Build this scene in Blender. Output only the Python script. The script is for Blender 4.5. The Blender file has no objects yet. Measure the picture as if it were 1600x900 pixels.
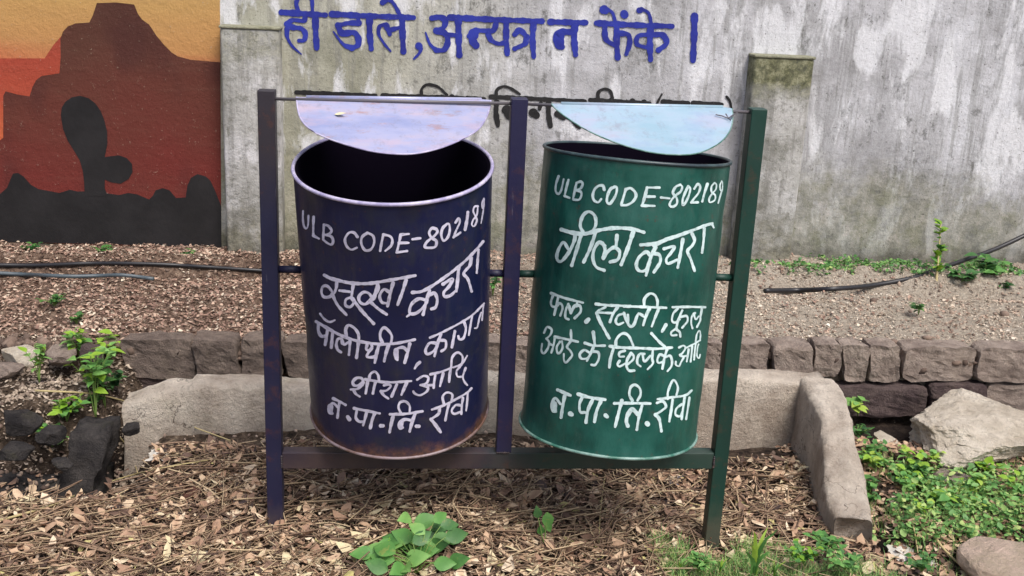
import bpy, bmesh, math, random
import numpy as np
from mathutils import Vector, Matrix, noise as mnoise

R = math.radians
rng = np.random.default_rng(7)
random.seed(7)
scene = bpy.context.scene

# ------------------------------------------------------------------ camera
F = 1650.0
PITCH, ROLL, YAW = .289, -.0462, .1018
cp, sp, cy, sy, cr, sr = (math.cos(PITCH), math.sin(PITCH), math.cos(YAW), math.sin(YAW), math.cos(ROLL), math.sin(ROLL))
FWD = np.array([sy*cp, cy*cp, -sp]); RT0 = np.array([cy, -sy, 0.]); DN0 = np.cross(FWD, RT0)
RT = RT0*cr + DN0*sr; DN = -RT0*sr + DN0*cr
CAM = np.array([0., -2.3, 1.27])
cd = bpy.data.cameras.new('camera'); cam = bpy.data.objects.new('camera', cd)
scene.collection.objects.link(cam); scene.camera = cam
cd.sensor_width = 36; cd.lens = 36*F/1600; cd.clip_start = .05; cd.clip_end = 300
m = Matrix((( RT[0], -DN[0], -FWD[0], CAM[0]), (RT[1], -DN[1], -FWD[1], CAM[1]), (RT[2], -DN[2], -FWD[2], CAM[2]), (0, 0, 0, 1)))
cam.matrix_world = m
scene.render.resolution_x = 1024; scene.render.resolution_y = 576

# ------------------------------------------------------------------ light: a bright, thinly overcast day
SUN_EL, SUN_AZ = R(58), R(152)
w = bpy.data.worlds.new('World'); scene.world = w; w.use_nodes = True
nt = w.node_tree; bg = nt.nodes['Background']
sky = nt.nodes.new('ShaderNodeTexSky'); sky.sky_type = 'NISHITA'; sky.sun_disc = False
sky.sun_elevation = SUN_EL; sky.sun_rotation = SUN_AZ; sky.dust_density = 4.0; sky.air_density = 1.0; sky.ozone_density = 1.0
nt.links.new(sky.outputs[0], bg.inputs[0]); bg.inputs[1].default_value = .115
sd = bpy.data.lights.new('sun', 'SUN'); sd.energy = 2.1; sd.angle = R(26); sd.color = (1, .975, .94)
sun = bpy.data.objects.new('sun', sd); scene.collection.objects.link(sun)
dirv = Vector((math.sin(SUN_AZ)*math.cos(SUN_EL), math.cos(SUN_AZ)*math.cos(SUN_EL), math.sin(SUN_EL)))
sun.rotation_euler = dirv.to_track_quat('Z', 'Y').to_euler(); sun.location = (3, -3, 6)
vs = scene.view_settings; vs.view_transform = 'Standard'; vs.look = 'None'; vs.exposure = .60; vs.gamma = 1; vs.use_curve_mapping = False

# ------------------------------------------------------------------ pixel -> place helpers (photo pixels, 1600 x 900)
def ray(x, y): return FWD + RT*(x-800)/F + DN*(y-450)/F
def onY(x, y, Y=0.):
    d = ray(x, y); return CAM + d*(Y-CAM[1])/d[1]
def onZ(x, y, Z=0.):
    d = ray(x, y); return CAM + d*(Z-CAM[2])/d[2]
def onPlane(x, y, P, n):
    d = ray(x, y); return CAM + d*(np.dot(P-CAM, n)/np.dot(d, n))

# ------------------------------------------------------------------ object helpers
COL = scene.collection
def tag(o, label=None, cat=None, group=None, kind=None):
    if label: o['label'] = label
    if cat: o['category'] = cat
    if group: o['group'] = group
    if kind: o['kind'] = kind
    return o
def thing(name, loc, label, cat, group=None):
    o = bpy.data.objects.new(name, None); COL.objects.link(o); o.location = Vector([float(v) for v in loc]); o.empty_display_size = .05
    return tag(o, label, cat, group)
def wloc(o):
    v = Vector((0, 0, 0))
    while o: v += o.location; o = o.parent
    return v
def mk(name, verts, faces, mat, parent=None, smooth=True, loc=None, attrs=None):
    me = bpy.data.meshes.new(name)
    V = np.asarray(verts, dtype=float).reshape(-1, 3)
    o_ = np.zeros(3)
    if loc is not None: o_ = np.array(loc, float)
    elif parent is not None: o_ = np.array(wloc(parent))
    V = V - o_
    if isinstance(faces, np.ndarray):
        k = faces.shape[1]; n = len(faces)
        me.vertices.add(len(V)); me.vertices.foreach_set('co', V.ravel())
        me.loops.add(n*k); me.loops.foreach_set('vertex_index', faces.ravel().astype(np.int32))
        me.polygons.add(n); me.polygons.foreach_set('loop_start', np.arange(0, n*k, k, dtype=np.int32))
        me.polygons.foreach_set('loop_total', np.full(n, k, dtype=np.int32))
        me.update(calc_edges=True)
    else:
        me.from_pydata([tuple(v) for v in V], [], faces); me.update()
    if smooth: me.polygons.foreach_set('use_smooth', np.ones(len(me.polygons), dtype=bool))
    if attrs:
        for k_, a in attrs.items():
            at = me.attributes.new(k_, 'FLOAT', 'POINT'); at.data.foreach_set('value', np.asarray(a, dtype=np.float32))
    me.validate()
    for mm in (mat if isinstance(mat, (list, tuple)) else [mat]): me.materials.append(mm)
    o = bpy.data.objects.new(name, me); COL.objects.link(o)
    if parent is not None:
        o.parent = parent
        if loc is not None: o.location = Vector([float(a) for a in loc]) - wloc(parent)
    elif loc is not None: o.location = Vector([float(a) for a in loc])
    return o
def link_copy(mesh, name, parent, loc, rot, scale):
    o = bpy.data.objects.new(name, mesh); COL.objects.link(o)
    if parent is not None: o.parent = parent; o.location = Vector([float(a) for a in loc]) - wloc(parent)
    else: o.location = Vector([float(a) for a in loc])
    o.rotation_euler = rot; o.scale = scale
    return o

# ------------------------------------------------------------------ materials
def hexc(r, g, b):
    f = lambda c: (c/255/12.92) if c/255 <= .04045 else ((c/255+.055)/1.055)**2.4
    return (f(r), f(g), f(b), 1)
class Mat:
    def __init__(s, name, rough=.8, spec=.5):
        s.m = bpy.data.materials.new(name); s.m.use_nodes = True; s.nt = s.m.node_tree
        s.b = s.nt.nodes['Principled BSDF']; s.b.inputs['Roughness'].default_value = rough
        s.b.inputs['Specular IOR Level'].default_value = spec
        s.pos = s.nt.nodes.new('ShaderNodeNewGeometry').outputs['Position']
    def n(s, t): return s.nt.nodes.new(t)
    def l(s, a, b): s.nt.links.new(a, b)
    def noise(s, scale, detail=6, rough=.6, stretch=(1, 1, 1), dist=0., vec=None):
        mp = s.n('ShaderNodeMapping'); mp.inputs['Scale'].default_value = stretch; s.l(vec or s.pos, mp.inputs[0])
        t = s.n('ShaderNodeTexNoise'); t.inputs['Scale'].default_value = scale; t.inputs['Detail'].default_value = detail
        t.inputs['Roughness'].default_value = rough; t.inputs['Distortion'].default_value = dist
        s.l(mp.outputs[0], t.inputs['Vector']); return t.outputs['Fac']
    def ramp(s, fac, stops):
        r = s.n('ShaderNodeValToRGB'); e = r.color_ramp.elements
        e[0].position, e[0].color = stops[0][0], stops[0][1] if len(stops[0][1]) == 4 else (*stops[0][1], 1)
        e[1].position, e[1].color = stops[-1][0], stops[-1][1]
        for p, c in stops[1:-1]:
            q = e.new(p); q.color = c
        s.l(fac, r.inputs[0]); return r.outputs[0]
    def mask(s, fac, lo, hi):
        r = s.n('ShaderNodeMapRange'); r.inputs[1].default_value = lo; r.inputs[2].default_value = hi; s.l(fac, r.inputs[0]); return r.outputs[0]
    def mix(s, fac, a, b):
        x = s.n('ShaderNodeMix'); x.data_type = 'RGBA'
        if isinstance(fac, (int, float)): x.inputs[0].default_value = fac
        else: s.l(fac, x.inputs[0])
        for i, v in ((6, a), (7, b)):
            if isinstance(v, tuple): x.inputs[i].default_value = v
            else: s.l(v, x.inputs[i])
        return x.outputs[2]
    def math(s, op, a, b=None, clamp=False):
        x = s.n('ShaderNodeMath'); x.operation = op; x.use_clamp = clamp
        for i, v in ((0, a), (1, b)):
            if v is None: continue
            if isinstance(v, (int, float)): x.inputs[i].default_value = v
            else: s.l(v, x.inputs[i])
        return x.outputs[0]
    def xyz(s):
        x = s.n('ShaderNodeSeparateXYZ'); s.l(s.pos, x.inputs[0]); return x.outputs
    def attr(s, name):
        a = s.n('ShaderNodeAttribute'); a.attribute_name = name; return a.outputs['Fac']
    def col(s, c):
        if isinstance(c, tuple): s.b.inputs['Base Color'].default_value = c
        else: s.l(c, s.b.inputs['Base Color'])
        return s
    def bump(s, h, strength=.4, dist=.01):
        b = s.n('ShaderNodeBump'); b.inputs['Strength'].default_value = strength; b.inputs['Distance'].default_value = dist
        s.l(h, b.inputs['Height']); s.l(b.outputs[0], s.b.inputs['Normal']); return s
    def rough(s, fac, lo, hi):
        s.l(s.mask2(fac, lo, hi), s.b.inputs['Roughness']); return s
    def mask2(s, fac, lo, hi):
        r = s.n('ShaderNodeMapRange'); r.inputs[3].default_value = lo; r.inputs[4].default_value = hi; s.l(fac, r.inputs[0]); return r.outputs[0]

# weathered wall render
def wall_material():
    M = Mat('weathered_wall', .92, .2)
    x, y, z = M.xyz()
    base = M.ramp(M.noise(3.0, 9, .66), [(.34, hexc(152, 151, 151)), (.5, hexc(188, 187, 190)), (.64, hexc(212, 212, 216))])
    olive = M.ramp(M.noise(3.5, 9, .64), [(.34, hexc(142, 141, 124)), (.5, hexc(170, 168, 152)), (.66, hexc(190, 188, 175))])
    side = M.mask(M.math('ADD', x, M.math('MULTIPLY', M.noise(2., 4), .6)), .85, .15)
    c = M.mix(side, base, olive)
    # broad grey weathering clouds, stronger to the right
    cloud = M.mask(M.noise(2.1, 9, .72, (1.3, 1, .9), .2), .49, .60)
    c = M.mix(M.math('MULTIPLY', cloud, M.mask2(M.mask(x, 1.0, 1.9), .12, .42)), c, hexc(124, 122, 122))
    # vertical rain streaks
    st = M.mask(M.noise(7.5, 8, .68, (2.4, 1, .22)), .50, .62)
    patch = M.mask(M.noise(1.5, 6, .65), .42, .58)
    c = M.mix(M.math('MULTIPLY', M.math('MULTIPLY', st, patch), .45), c, hexc(122, 121, 118))
    st2 = M.mask(M.noise(16, 7, .7, (2.4, 1, .16)), .52, .62)
    c = M.mix(M.math('MULTIPLY', st2, .5), c, hexc(128, 127, 123))
    spl = M.mask(M.noise(15, 10, .8, (1, 1, .75)), .53, .60)
    c = M.mix(M.math('MULTIPLY', M.math('MULTIPLY', spl, M.mask(M.noise(2.3, 6, .65), .46, .56)), .75), c, hexc(96, 96, 92))
    pale = M.mask(M.noise(4.3, 6, .6, (1.8, 1, .55), .3), .53, .60)
    c = M.mix(M.math('MULTIPLY', pale, .75), c, hexc(228, 228, 231))
    wear = M.mask(M.noise(60, 7, .85), .55, .64)
    c = M.mix(M.math('MULTIPLY', wear, .35), c, hexc(98, 97, 92))
    # damp and moss near the foot, with an irregular upper edge
    hz = M.math('ADD', z, M.math('MULTIPLY', M.noise(3.2, 9, .72), .9))
    damp = M.mask(hz, 1.02, .84)
    c = M.mix(M.math('MULTIPLY', damp, .58), c, M.ramp(M.noise(12, 9, .78), [(.36, hexc(74, 74, 58)), (.48, hexc(122, 120, 98)), (.56, hexc(146, 142, 122)), (.66, hexc(172, 158, 144))]))
    moss = M.math('MULTIPLY', M.mask(M.noise(7, 9, .75), .5, .58), damp)
    c = M.mix(M.math('MULTIPLY', moss, .4), c, hexc(106, 108, 74))
    low = M.mask(M.math('ADD', z, M.math('MULTIPLY', M.noise(14, 7, .75), .3)), .42, .33)
    c = M.mix(M.math('MULTIPLY', low, .65), c, hexc(66, 64, 52))
    pit = M.mask(M.noise(95, 3, .6), .66, .69)
    c = M.mix(M.math('MULTIPLY', pit, .7), c, hexc(64, 60, 56))
    M.col(c)
    M.bump(M.math('ADD', M.noise(7, 9, .75), M.math('MULTIPLY', M.noise(70, 6, .75), .5)), .6, .014)
    return M
WALLM = wall_material()
def pilaster_material(z0, name, moss=1.):
    M = Mat(name, .92, .2)
    x, y, z = M.xyz()
    c = M.ramp(M.noise(4.0, 9, .66), [(.36, hexc(138, 137, 130)), (.5, hexc(176, 174, 170)), (.63, hexc(204, 202, 202))])
    st = M.mask(M.noise(9, 8, .7, (2.2, 1, .25)), .5, .6)
    c = M.mix(M.math('MULTIPLY', st, .5), c, hexc(112, 110, 104))
    spl = M.mask(M.noise(30, 8, .8), .52, .6)
    c = M.mix(M.math('MULTIPLY', spl, .5), c, hexc(92, 92, 80))
    top = M.mask(M.math('ADD', z, M.math('MULTIPLY', M.noise(14, 8, .75), .12)), z0-.115, z0-.03)
    c = M.mix(M.math('MULTIPLY', top, .9*moss), c, M.ramp(M.noise(34, 8, .8), [(.38, hexc(60, 62, 40)), (.5, hexc(98, 98, 68)), (.6, hexc(140, 138, 108))]))
    low = M.mask(M.math('ADD', z, M.math('MULTIPLY', M.noise(8, 8, .75), .4)), .60, .42)
    c = M.mix(M.math('MULTIPLY', low, .75), c, M.ramp(M.noise(20, 8, .8), [(.4, hexc(78, 76, 60)), (.6, hexc(140, 136, 116))]))
    M.col(c); M.bump(M.math('ADD', M.noise(9, 8, .75), M.math('MULTIPLY', M.noise(70, 6, .75), .6)), .65, .014)
    return M.m
def paint_on_wall(name, rgb, rgb2, wear=.12):
    M = Mat(name, .75, .3)
    c = M.ramp(M.noise(11, 5, .6), [(.35, hexc(*rgb)), (.65, hexc(*rgb2))])
    c = M.mix(M.math('MULTIPLY', M.mask(M.noise(55, 6, .75), .60, .70), wear), c, hexc(150, 148, 140))
    M.col(c); M.bump(M.math('ADD', M.noise(7, 8, .7), M.math('MULTIPLY', M.noise(70, 5, .7), .4)), .35, .01)
    return M.m
BLUE_LET = paint_on_wall('blue_wall_lettering_paint', (36, 42, 128), (46, 58, 158), .35)
BLACK_LET = paint_on_wall('black_wall_lettering_paint', (30, 29, 30), (42, 41, 42), .25)
MUR_SKY = None
def mural_sky():
    M = Mat('mural_sunset_paint', .7, .3); x, y, z = M.xyz()
    h = M.math('ADD', z, M.math('MULTIPLY', M.noise(4, 4, .5, (.5, 1, 2.)), .12))
    c = M.ramp(M.mask(h, .86, 1.30), [(0, hexc(184, 98, 66)), (.2, hexc(188, 112, 74)), (.36, hexc(186, 136, 84)), (.7, hexc(188, 148, 90)), (1, hexc(190, 152, 98))])
    c = M.mix(M.math('MULTIPLY', M.mask(M.noise(9, 7, .7, (.35, 1, 3.2), .4), .5, .62), .05), c, hexc(120, 96, 80)); c = M.mix(M.math('MULTIPLY', M.mask(M.noise(70, 6, .8), .63, .67), .6), c, hexc(168, 156, 140)); M.col(c); M.bump(M.math('ADD', M.noise(9, 8, .75), M.math('MULTIPLY', M.noise(70, 6, .75), .5)), .6, .012); return M.m
def mural_red():
    M = Mat('mural_red_sky_paint', .7, .3); x, y, z = M.xyz()
    h = M.math('ADD', z, M.math('MULTIPLY', M.noise(4, 4, .5), .1))
    c = M.ramp(M.mask(h, .62, 1.1), [(0, hexc(192, 98, 60)), (.35, hexc(168, 72, 50)), (1, hexc(150, 62, 48))])
    c = M.mix(M.math('MULTIPLY', M.mask(M.noise(9, 7, .7, (.35, 1, 3.2), .4), .5, .62), .05), c, hexc(120, 96, 80)); c = M.mix(M.math('MULTIPLY', M.mask(M.noise(70, 6, .8), .63, .67), .6), c, hexc(168, 156, 140)); M.col(c); M.bump(M.math('ADD', M.noise(9, 8, .75), M.math('MULTIPLY', M.noise(70, 6, .75), .5)), .6, .012); return M.m
def mural_rock():
    M = Mat('mural_butte_paint', .75, .3); x, y, z = M.xyz()
    n_ = M.noise(2.6, 4, .5)
    c = M.ramp(M.mask(M.math('ADD', z, M.math('MULTIPLY', n_, .5)), .68, 1.5), [(0, hexc(108, 42, 36)), (.33, hexc(96, 48, 38)), (.6, hexc(86, 50, 39)), (1, hexc(76, 46, 36))])
    e = M.mask(M.noise(3.4, 3, .4, (1.4, 1, .8)), .52, .66)
    c = M.mix(M.math('MULTIPLY', e, .55), c, hexc(66, 32, 30))
    c = M.mix(M.math('MULTIPLY', M.mask(M.noise(9, 7, .7, (.35, 1, 3.2), .4), .5, .62), .05), c, hexc(120, 96, 80)); c = M.mix(M.math('MULTIPLY', M.mask(M.noise(70, 6, .8), .63, .67), .6), c, hexc(168, 156, 140)); M.col(c); M.bump(M.math('ADD', M.noise(9, 8, .75), M.math('MULTIPLY', M.noise(70, 6, .75), .5)), .6, .012); return M.m
def mural_dark():
    M = Mat('mural_charcoal_paint', .65, .35)
    M.col(M.ramp(M.noise(7, 6, .6), [(.4, hexc(27, 25, 26)), (.6, hexc(36, 34, 35))])); M.bump(M.noise(30, 6, .7), .3, .006); return M.m
def paint_steel(name, a, b, rust=.25, rough=.38, rustcol=(92, 52, 34), band=None):
    M = Mat(name, rough, .5)
    c = M.ramp(M.noise(6, 6, .6, (1, 1, .35)), [(.35, hexc(*a)), (.65, hexc(*b))])
    if band:   # old grey-brown undercoat showing in one stretch
        x, y, z = M.xyz()
        k = M.mask(M.math('ADD', z, M.math('MULTIPLY', M.noise(14, 6, .7), .12)), band[0], band[1])
        c = M.mix(M.math('MULTIPLY', k, band[3]), c, hexc(*band[2]))
    xx_, yy_, zz_ = M.xyz(); mud = M.mask(M.math('ADD', zz_, M.math('MULTIPLY', M.noise(24, 7, .75), .14)), .13, .05)
    c = M.mix(M.math('MULTIPLY', mud, .3), c, hexc(112, 94, 78))
    rm = M.mask(M.noise(22, 8, .76), .56, .63)
    c = M.mix(M.math('MULTIPLY', rm, rust), c, hexc(*rustcol))
    sc = M.mask(M.noise(60, 5, .7, (1, 1, .12)), .66, .74)
    c = M.mix(M.math('MULTIPLY', sc, .35), c, hexc(130, 128, 140))
    M.col(c); M.l(M.mask2(M.noise(14, 6, .7), rough-.08, rough+.28), M.b.inputs['Roughness'])
    M.bump(M.noise(30, 6, .7), .25, .003); return M
NAVY = paint_steel('navy_paint_left_post', (20, 21, 48), (29, 29, 60), .3, .42, band=(.80, .94, (50, 43, 44), .75)).m
NAVY2 = paint_steel('violet_navy_paint_middle_post', (25, 23, 62), (33, 31, 60), .2, .4).m
GREENP = paint_steel('green_paint_right_post', (14, 48, 40), (22, 62, 52), .25, .42).m
RAILM = paint_steel('brown_black_rail_paint', (44, 38, 44), (64, 54, 54), .45, .5)
def rail_mat():
    M = Mat('rail_paint_fading_from_brown_to_green', .5, .5); x, y, z = M.xyz()
    c = M.ramp(M.noise(8, 6, .6), [(.35, hexc(44, 36, 48)), (.65, hexc(70, 56, 54))])
    g = M.ramp(M.noise(8, 6, .6), [(.35, hexc(34, 60, 52)), (.65, hexc(56, 66, 60))])
    c = M.mix(M.mask(M.math('ADD', x, M.math('MULTIPLY', M.noise(9, 6, .7), .3)), .28, .5), c, g)
    c = M.mix(M.math('MULTIPLY', M.mask(M.noise(24, 8, .72), .58, .7), .4), c, hexc(88, 54, 38))
    M.col(c); M.bump(M.noise(30, 6, .7), .3, .003); return M.m
def bin_mat(name, a, b, c2, rust_h, rust_amt, patchcol):
    M = Mat(name, .34, .5)
    h = M.attr('h'); u = M.attr('u')
    cb = M.n('ShaderNodeCombineXYZ'); M.l(u, cb.inputs[0]); M.l(h, cb.inputs[1]); v = cb.outputs[0]
    c = M.ramp(M.noise(1.6, 8, .68, (1, 2.6, 1), vec=v), [(.38, hexc(*a)), (.5, hexc(*b)), (.62, hexc(*c2))])
    # vertical runs
    run = M.mask(M.noise(9, 5, .6, (.6, .10, 1), vec=v), .56, .68)
    c = M.mix(M.math('MULTIPLY', run, .3), c, hexc(*patchcol))
    pt = M.mask(M.noise(3.4, 7, .68, (1, 3, 1), vec=v), .55, .64)
    c = M.mix(M.math('MULTIPLY', pt, .5), c, hexc(*patchcol))
    # rust creeping up from the foot
    e = M.math('ADD', h, M.math('MULTIPLY', M.noise(1.3, 9, .62, (1, 4, 1), vec=v), .17))
    rm = M.mask(e, rust_h+.035, rust_h-.02)
    rc = M.ramp(M.noise(7, 9, .75, (1, 4, 1), vec=v), [(.38, hexc(54, 36, 26)), (.5, hexc(96, 60, 34)), (.64, hexc(138, 92, 52))])
    c = M.mix(M.math('MULTIPLY', rm, rust_amt), c, rc)
    sp_ = M.mask(M.noise(8, 9, .75, (1, 4, 1), vec=v), .61, .65)
    c = M.mix(M.math('MULTIPLY', sp_, .6), c, hexc(86, 56, 46))
    scr = M.mask(M.noise(30, 4, .6, (1.5, .12, 1), vec=v), .68, .74)
    c = M.mix(M.math('MULTIPLY', scr, .3), c, hexc(120, 124, 134))
    M.col(c)
    ro = M.math('ADD', M.mask2(M.noise(3, 8, .75, (1, 3, 1), vec=v), .18, .62), M.math('MULTIPLY', rm, .4), True)
    M.l(ro, M.b.inputs['Roughness'])
    M.bump(M.math('ADD', M.noise(5, 3, .5, vec=v), M.math('MULTIPLY', M.noise(30, 6, .75, (1, 4, 1), vec=v), .25)), .35, .004)
    return M.m
BLUEBIN = bin_mat('navy_bin_paint', (20, 26, 62), (27, 31, 66), (38, 41, 60), .110, .92, (56, 56, 66))
GREENBIN = bin_mat('green_bin_paint', (18, 66, 58), (24, 80, 70), (38, 90, 80), .05, .6, (56, 86, 78))
def rim_mat(name, base, edge):
    M = Mat(name, .4, .5)
    c = M.mix(M.mask(M.noise(18, 6, .7), .42, .6), hexc(*base), hexc(*edge)); M.col(c); M.bump(M.noise(40, 4, .6), .2, .002); return M.m
RIM_B = rim_mat('chipped_lavender_rim', (150, 142, 176), (196, 188, 210))
RIM_B2 = rim_mat('rusty_lower_rim', (96, 72, 62), (132, 116, 120))
RIM_G = rim_mat('dark_green_rim', (44, 56, 62), (66, 84, 84))
RIM_G2 = rim_mat('chipped_green_lower_rim', (54, 104, 90), (130, 158, 150))
DARKIN = Mat('dark_bin_inside', .95, .02).col(hexc(9, 6, 15)).m  # near-black colour with hardly any specular for the bin lining
def letter_mat(name, rgb, under):
    M = Mat(name, .55, .4)
    c = M.ramp(M.noise(40, 5, .7), [(.3, hexc(rgb[0]-36, rgb[1]-36, rgb[2]-34)), (.6, hexc(*rgb))])
    c = M.mix(M.math('MULTIPLY', M.mask(M.noise(46, 6, .75), .56, .66), .55), c, hexc(*under))
    M.col(c); M.bump(M.noise(120, 3, .6), .3, .002); return M.m
WHITE_B = letter_mat('white_paint_on_navy', (222, 218, 236), (110, 106, 134))
WHITE_G = letter_mat('white_paint_on_green', (214, 234, 232), (112, 156, 146))
def lid_mat(name, a, b, c_, rust):
    M = Mat(name, .3, .5); M.b.inputs['Metallic'].default_value = .15
    c = M.ramp(M.noise(7, 6, .6, (1, 2.2, 2.2)), [(.35, hexc(*a)), (.52, hexc(*b)), (.66, hexc(*c_))])
    c = M.mix(M.math('MULTIPLY', M.mask(M.noise(5, 8, .72, (1, 2.4, 2.4)), .5, .6), rust*.45), c, hexc(204, 170, 172))
    c = M.mix(M.math('MULTIPLY', M.mask(M.noise(13, 8, .76, (1, 2, 2)), .55, .64), rust*.8), c, hexc(168, 126, 108))
    c = M.mix(M.math('MULTIPLY', M.mask(M.noise(21, 8, .8, (1.6, 1, 1)), .54, .62), .4), c, hexc(136, 132, 146))
    c = M.mix(M.math('MULTIPLY', M.mask(M.noise(9, 6, .7), .54, .62), .35), c, hexc(140, 160, 190))
    c = M.mix(M.math('MULTIPLY', M.mask(M.noise(50, 5, .7), .70, .73), rust), c, hexc(70, 50, 60))
    M.col(c); M.l(M.mask2(M.noise(12, 5, .6), .28, .5), M.b.inputs['Roughness']); M.bump(M.math('ADD', M.noise(5, 3, .5), M.math('MULTIPLY', M.noise(40, 5, .7), .12)), .6, .008); return M.m
LID_B = lid_mat('sky_sheen_lavender_lid_paint', (146, 152, 188), (164, 166, 196), (180, 172, 190), .8)  # base colour paled to carry the sky reflected off the lid
LID_G = lid_mat('sky_sheen_pale_blue_lid_paint', (148, 176, 190), (160, 182, 196), (170, 178, 196), .2)  # sky reflection painted into this lid's base colour as well
ROD = Mat('dull_steel_rod', .45, .5).col(hexc(96, 92, 96)).m
def concrete(name, a, b, stain, s=1., moss=.3):
    M = Mat(name, .93, .2)
    c = M.ramp(M.noise(6*s, 9, .72), [(.38, hexc(*a)), (.62, hexc(*b))])
    c = M.mix(M.math('MULTIPLY', M.mask(M.noise(13*s, 9, .78), .54, .66), .55), c, hexc(*stain))
    c = M.mix(M.math('MULTIPLY', M.mask(M.noise(4*s, 7, .7), .55, .66), moss), c, hexc(104, 102, 66))
    c = M.mix(M.math('MULTIPLY', M.mask(M.noise(70*s, 6, .8), .58, .66), .4), c, hexc(66, 58, 52))
    if name.startswith('aged_kerb'):
        xx_, yy_, zz_ = M.xyz()
        sp_ = M.mask(M.math('ADD', zz_, M.math('MULTIPLY', M.noise(16, 8, .75), .16)), .12, .05)
        c = M.mix(M.math('MULTIPLY', sp_, .32), c, hexc(134, 114, 98))
        c = M.mix(M.math('MULTIPLY', M.mask(M.noise(5, 8, .7, (1.5, 1.5, .5)), .54, .66), .4), c, hexc(132, 120, 108))
        vo = M.n('ShaderNodeTexVoronoi'); vo.feature = 'DISTANCE_TO_EDGE'; vo.inputs['Scale'].default_value = 4.2
        mp = M.n('ShaderNodeVectorMath'); mp.operation = 'ADD'; nz = M.n('ShaderNodeTexNoise'); nz.inputs['Scale'].default_value = 9; nz.inputs['Detail'].default_value = 6
        sc_ = M.n('ShaderNodeVectorMath'); sc_.operation = 'SCALE'; sc_.inputs['Scale'].default_value = .35
        M.l(M.pos, nz.inputs['Vector']); M.l(nz.outputs['Color'], sc_.inputs[0]); M.l(M.pos, mp.inputs[0]); M.l(sc_.outputs[0], mp.inputs[1]); M.l(mp.outputs[0], vo.inputs['Vector'])
        ck = M.math('MULTIPLY', M.mask(vo.outputs['Distance'], .010, .003), M.mask(M.noise(3, 3), .5, .56))
        c = M.mix(M.math('MULTIPLY', ck, .7), c, hexc(70, 60, 52))
    M.col(c); M.bump(M.math('ADD', M.noise(12*s, 8, .72), M.math('MULTIPLY', M.noise(80*s, 6, .8), .6)), 1., .022); return M.m
KERBM = concrete('aged_kerb_concrete', (178, 163, 148), (224, 212, 196), (140, 126, 114), 1, .2)
STONEM = concrete('mauve_sandstone', (146, 130, 120), (186, 169, 156), (100, 88, 82), 2, .08)
STONED2 = concrete('mid_brown_stone', (116, 102, 94), (152, 136, 124), (86, 76, 70), 2, .15)  # darker brown stone for the left end of the upper course
STONED = concrete('dark_damp_stone', (84, 70, 70), (118, 102, 98), (54, 46, 46), 2, .1)
ROCKM = concrete('pale_sandstone_rock', (200, 186, 166), (236, 224, 206), (150, 134, 116), 1.6, .05)
ROCKP = concrete('pinkish_rock', (188, 170, 148), (222, 196, 178), (164, 150, 128), 1.6, .2)
BRICKM = concrete('brown_brick_fragment', (104, 70, 58), (128, 90, 76), (78, 54, 46), 2.5, 0)
SLABM = concrete('blackened_gutter_concrete', (46, 43, 44), (84, 79, 76), (34, 32, 33), 1.8, .2)
def ground_mat():
    M = Mat('leafy_soil', .95, .15); x, y, z = M.xyz()
    c = M.ramp(M.noise(26, 9, .75), [(.36, hexc(46, 38, 33)), (.48, hexc(88, 74, 62)), (.58, hexc(126, 108, 92)), (.68, hexc(164, 146, 126))])
    # raised bed behind: redder on the left, grey-buff gravel on the right
    bed = M.ramp(M.noise(48, 9, .8), [(.38, hexc(78, 62, 54)), (.5, hexc(134, 110, 94)), (.62, hexc(176, 152, 132))])
    bed2 = M.ramp(M.noise(60, 9, .85), [(.38, hexc(156, 142, 128)), (.5, hexc(196, 182, 164)), (.62, hexc(222, 210, 192))])
    bb = M.mix(M.mask(M.math('ADD', x, M.math('MULTIPLY', M.noise(3, 4), .8)), .3, 1.2), bed, bed2)
    c = M.mix(M.mask(M.math('ADD', y, M.math('MULTIPLY', M.noise(20, 4), .04)), .80, .86), c, bb)
    # damp dark mud in the ditches
    dk = M.mask(M.math('ADD', z, M.math('MULTIPLY', M.noise(15, 6, .7), .05)), -.03, -.075)
    c = M.mix(M.math('MULTIPLY', dk, .8), c, hexc(44, 36, 36))
    M.col(c); M.bump(M.math('ADD', M.noise(40, 9, .8), M.noise(120, 5, .8)), 1., .02); return M.m
GROUNDM = ground_mat()
def leaf_litter_mat(name, stops, rough=.7):
    M = Mat(name, rough, .3)
    c = M.ramp(M.attr('tone'), stops)
    c = M.mix(M.math('MULTIPLY', M.mask(M.noise(160, 4, .7), .5, .7), .35), c, hexc(72, 52, 40))
    M.col(c); return M.m
LITTER = leaf_litter_mat('dry_leaf_litter', [(0, hexc(58, 46, 42)), (.2, hexc(104, 82, 70)), (.4, hexc(154, 122, 100)), (.6, hexc(184, 154, 126)), (.78, hexc(206, 182, 152)), (.93, hexc(218, 200, 174)), (1, hexc(184, 174, 116))])
LITTERR = leaf_litter_mat('reddish_leaf_litter', [(0, hexc(84, 66, 58)), (.25, hexc(124, 98, 86)), (.5, hexc(156, 126, 110)), (.75, hexc(184, 158, 138)), (1, hexc(212, 198, 176))])
GRAVELM = leaf_litter_mat('gravel_and_chips', [(0, hexc(134, 118, 104)), (.35, hexc(178, 162, 144)), (.7, hexc(206, 192, 172)), (1, hexc(228, 218, 202))], .9)
TWIGM = leaf_litter_mat('dry_twig', [(0, hexc(80, 62, 54)), (.5, hexc(136, 112, 92)), (1, hexc(196, 174, 140))], .8)
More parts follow.
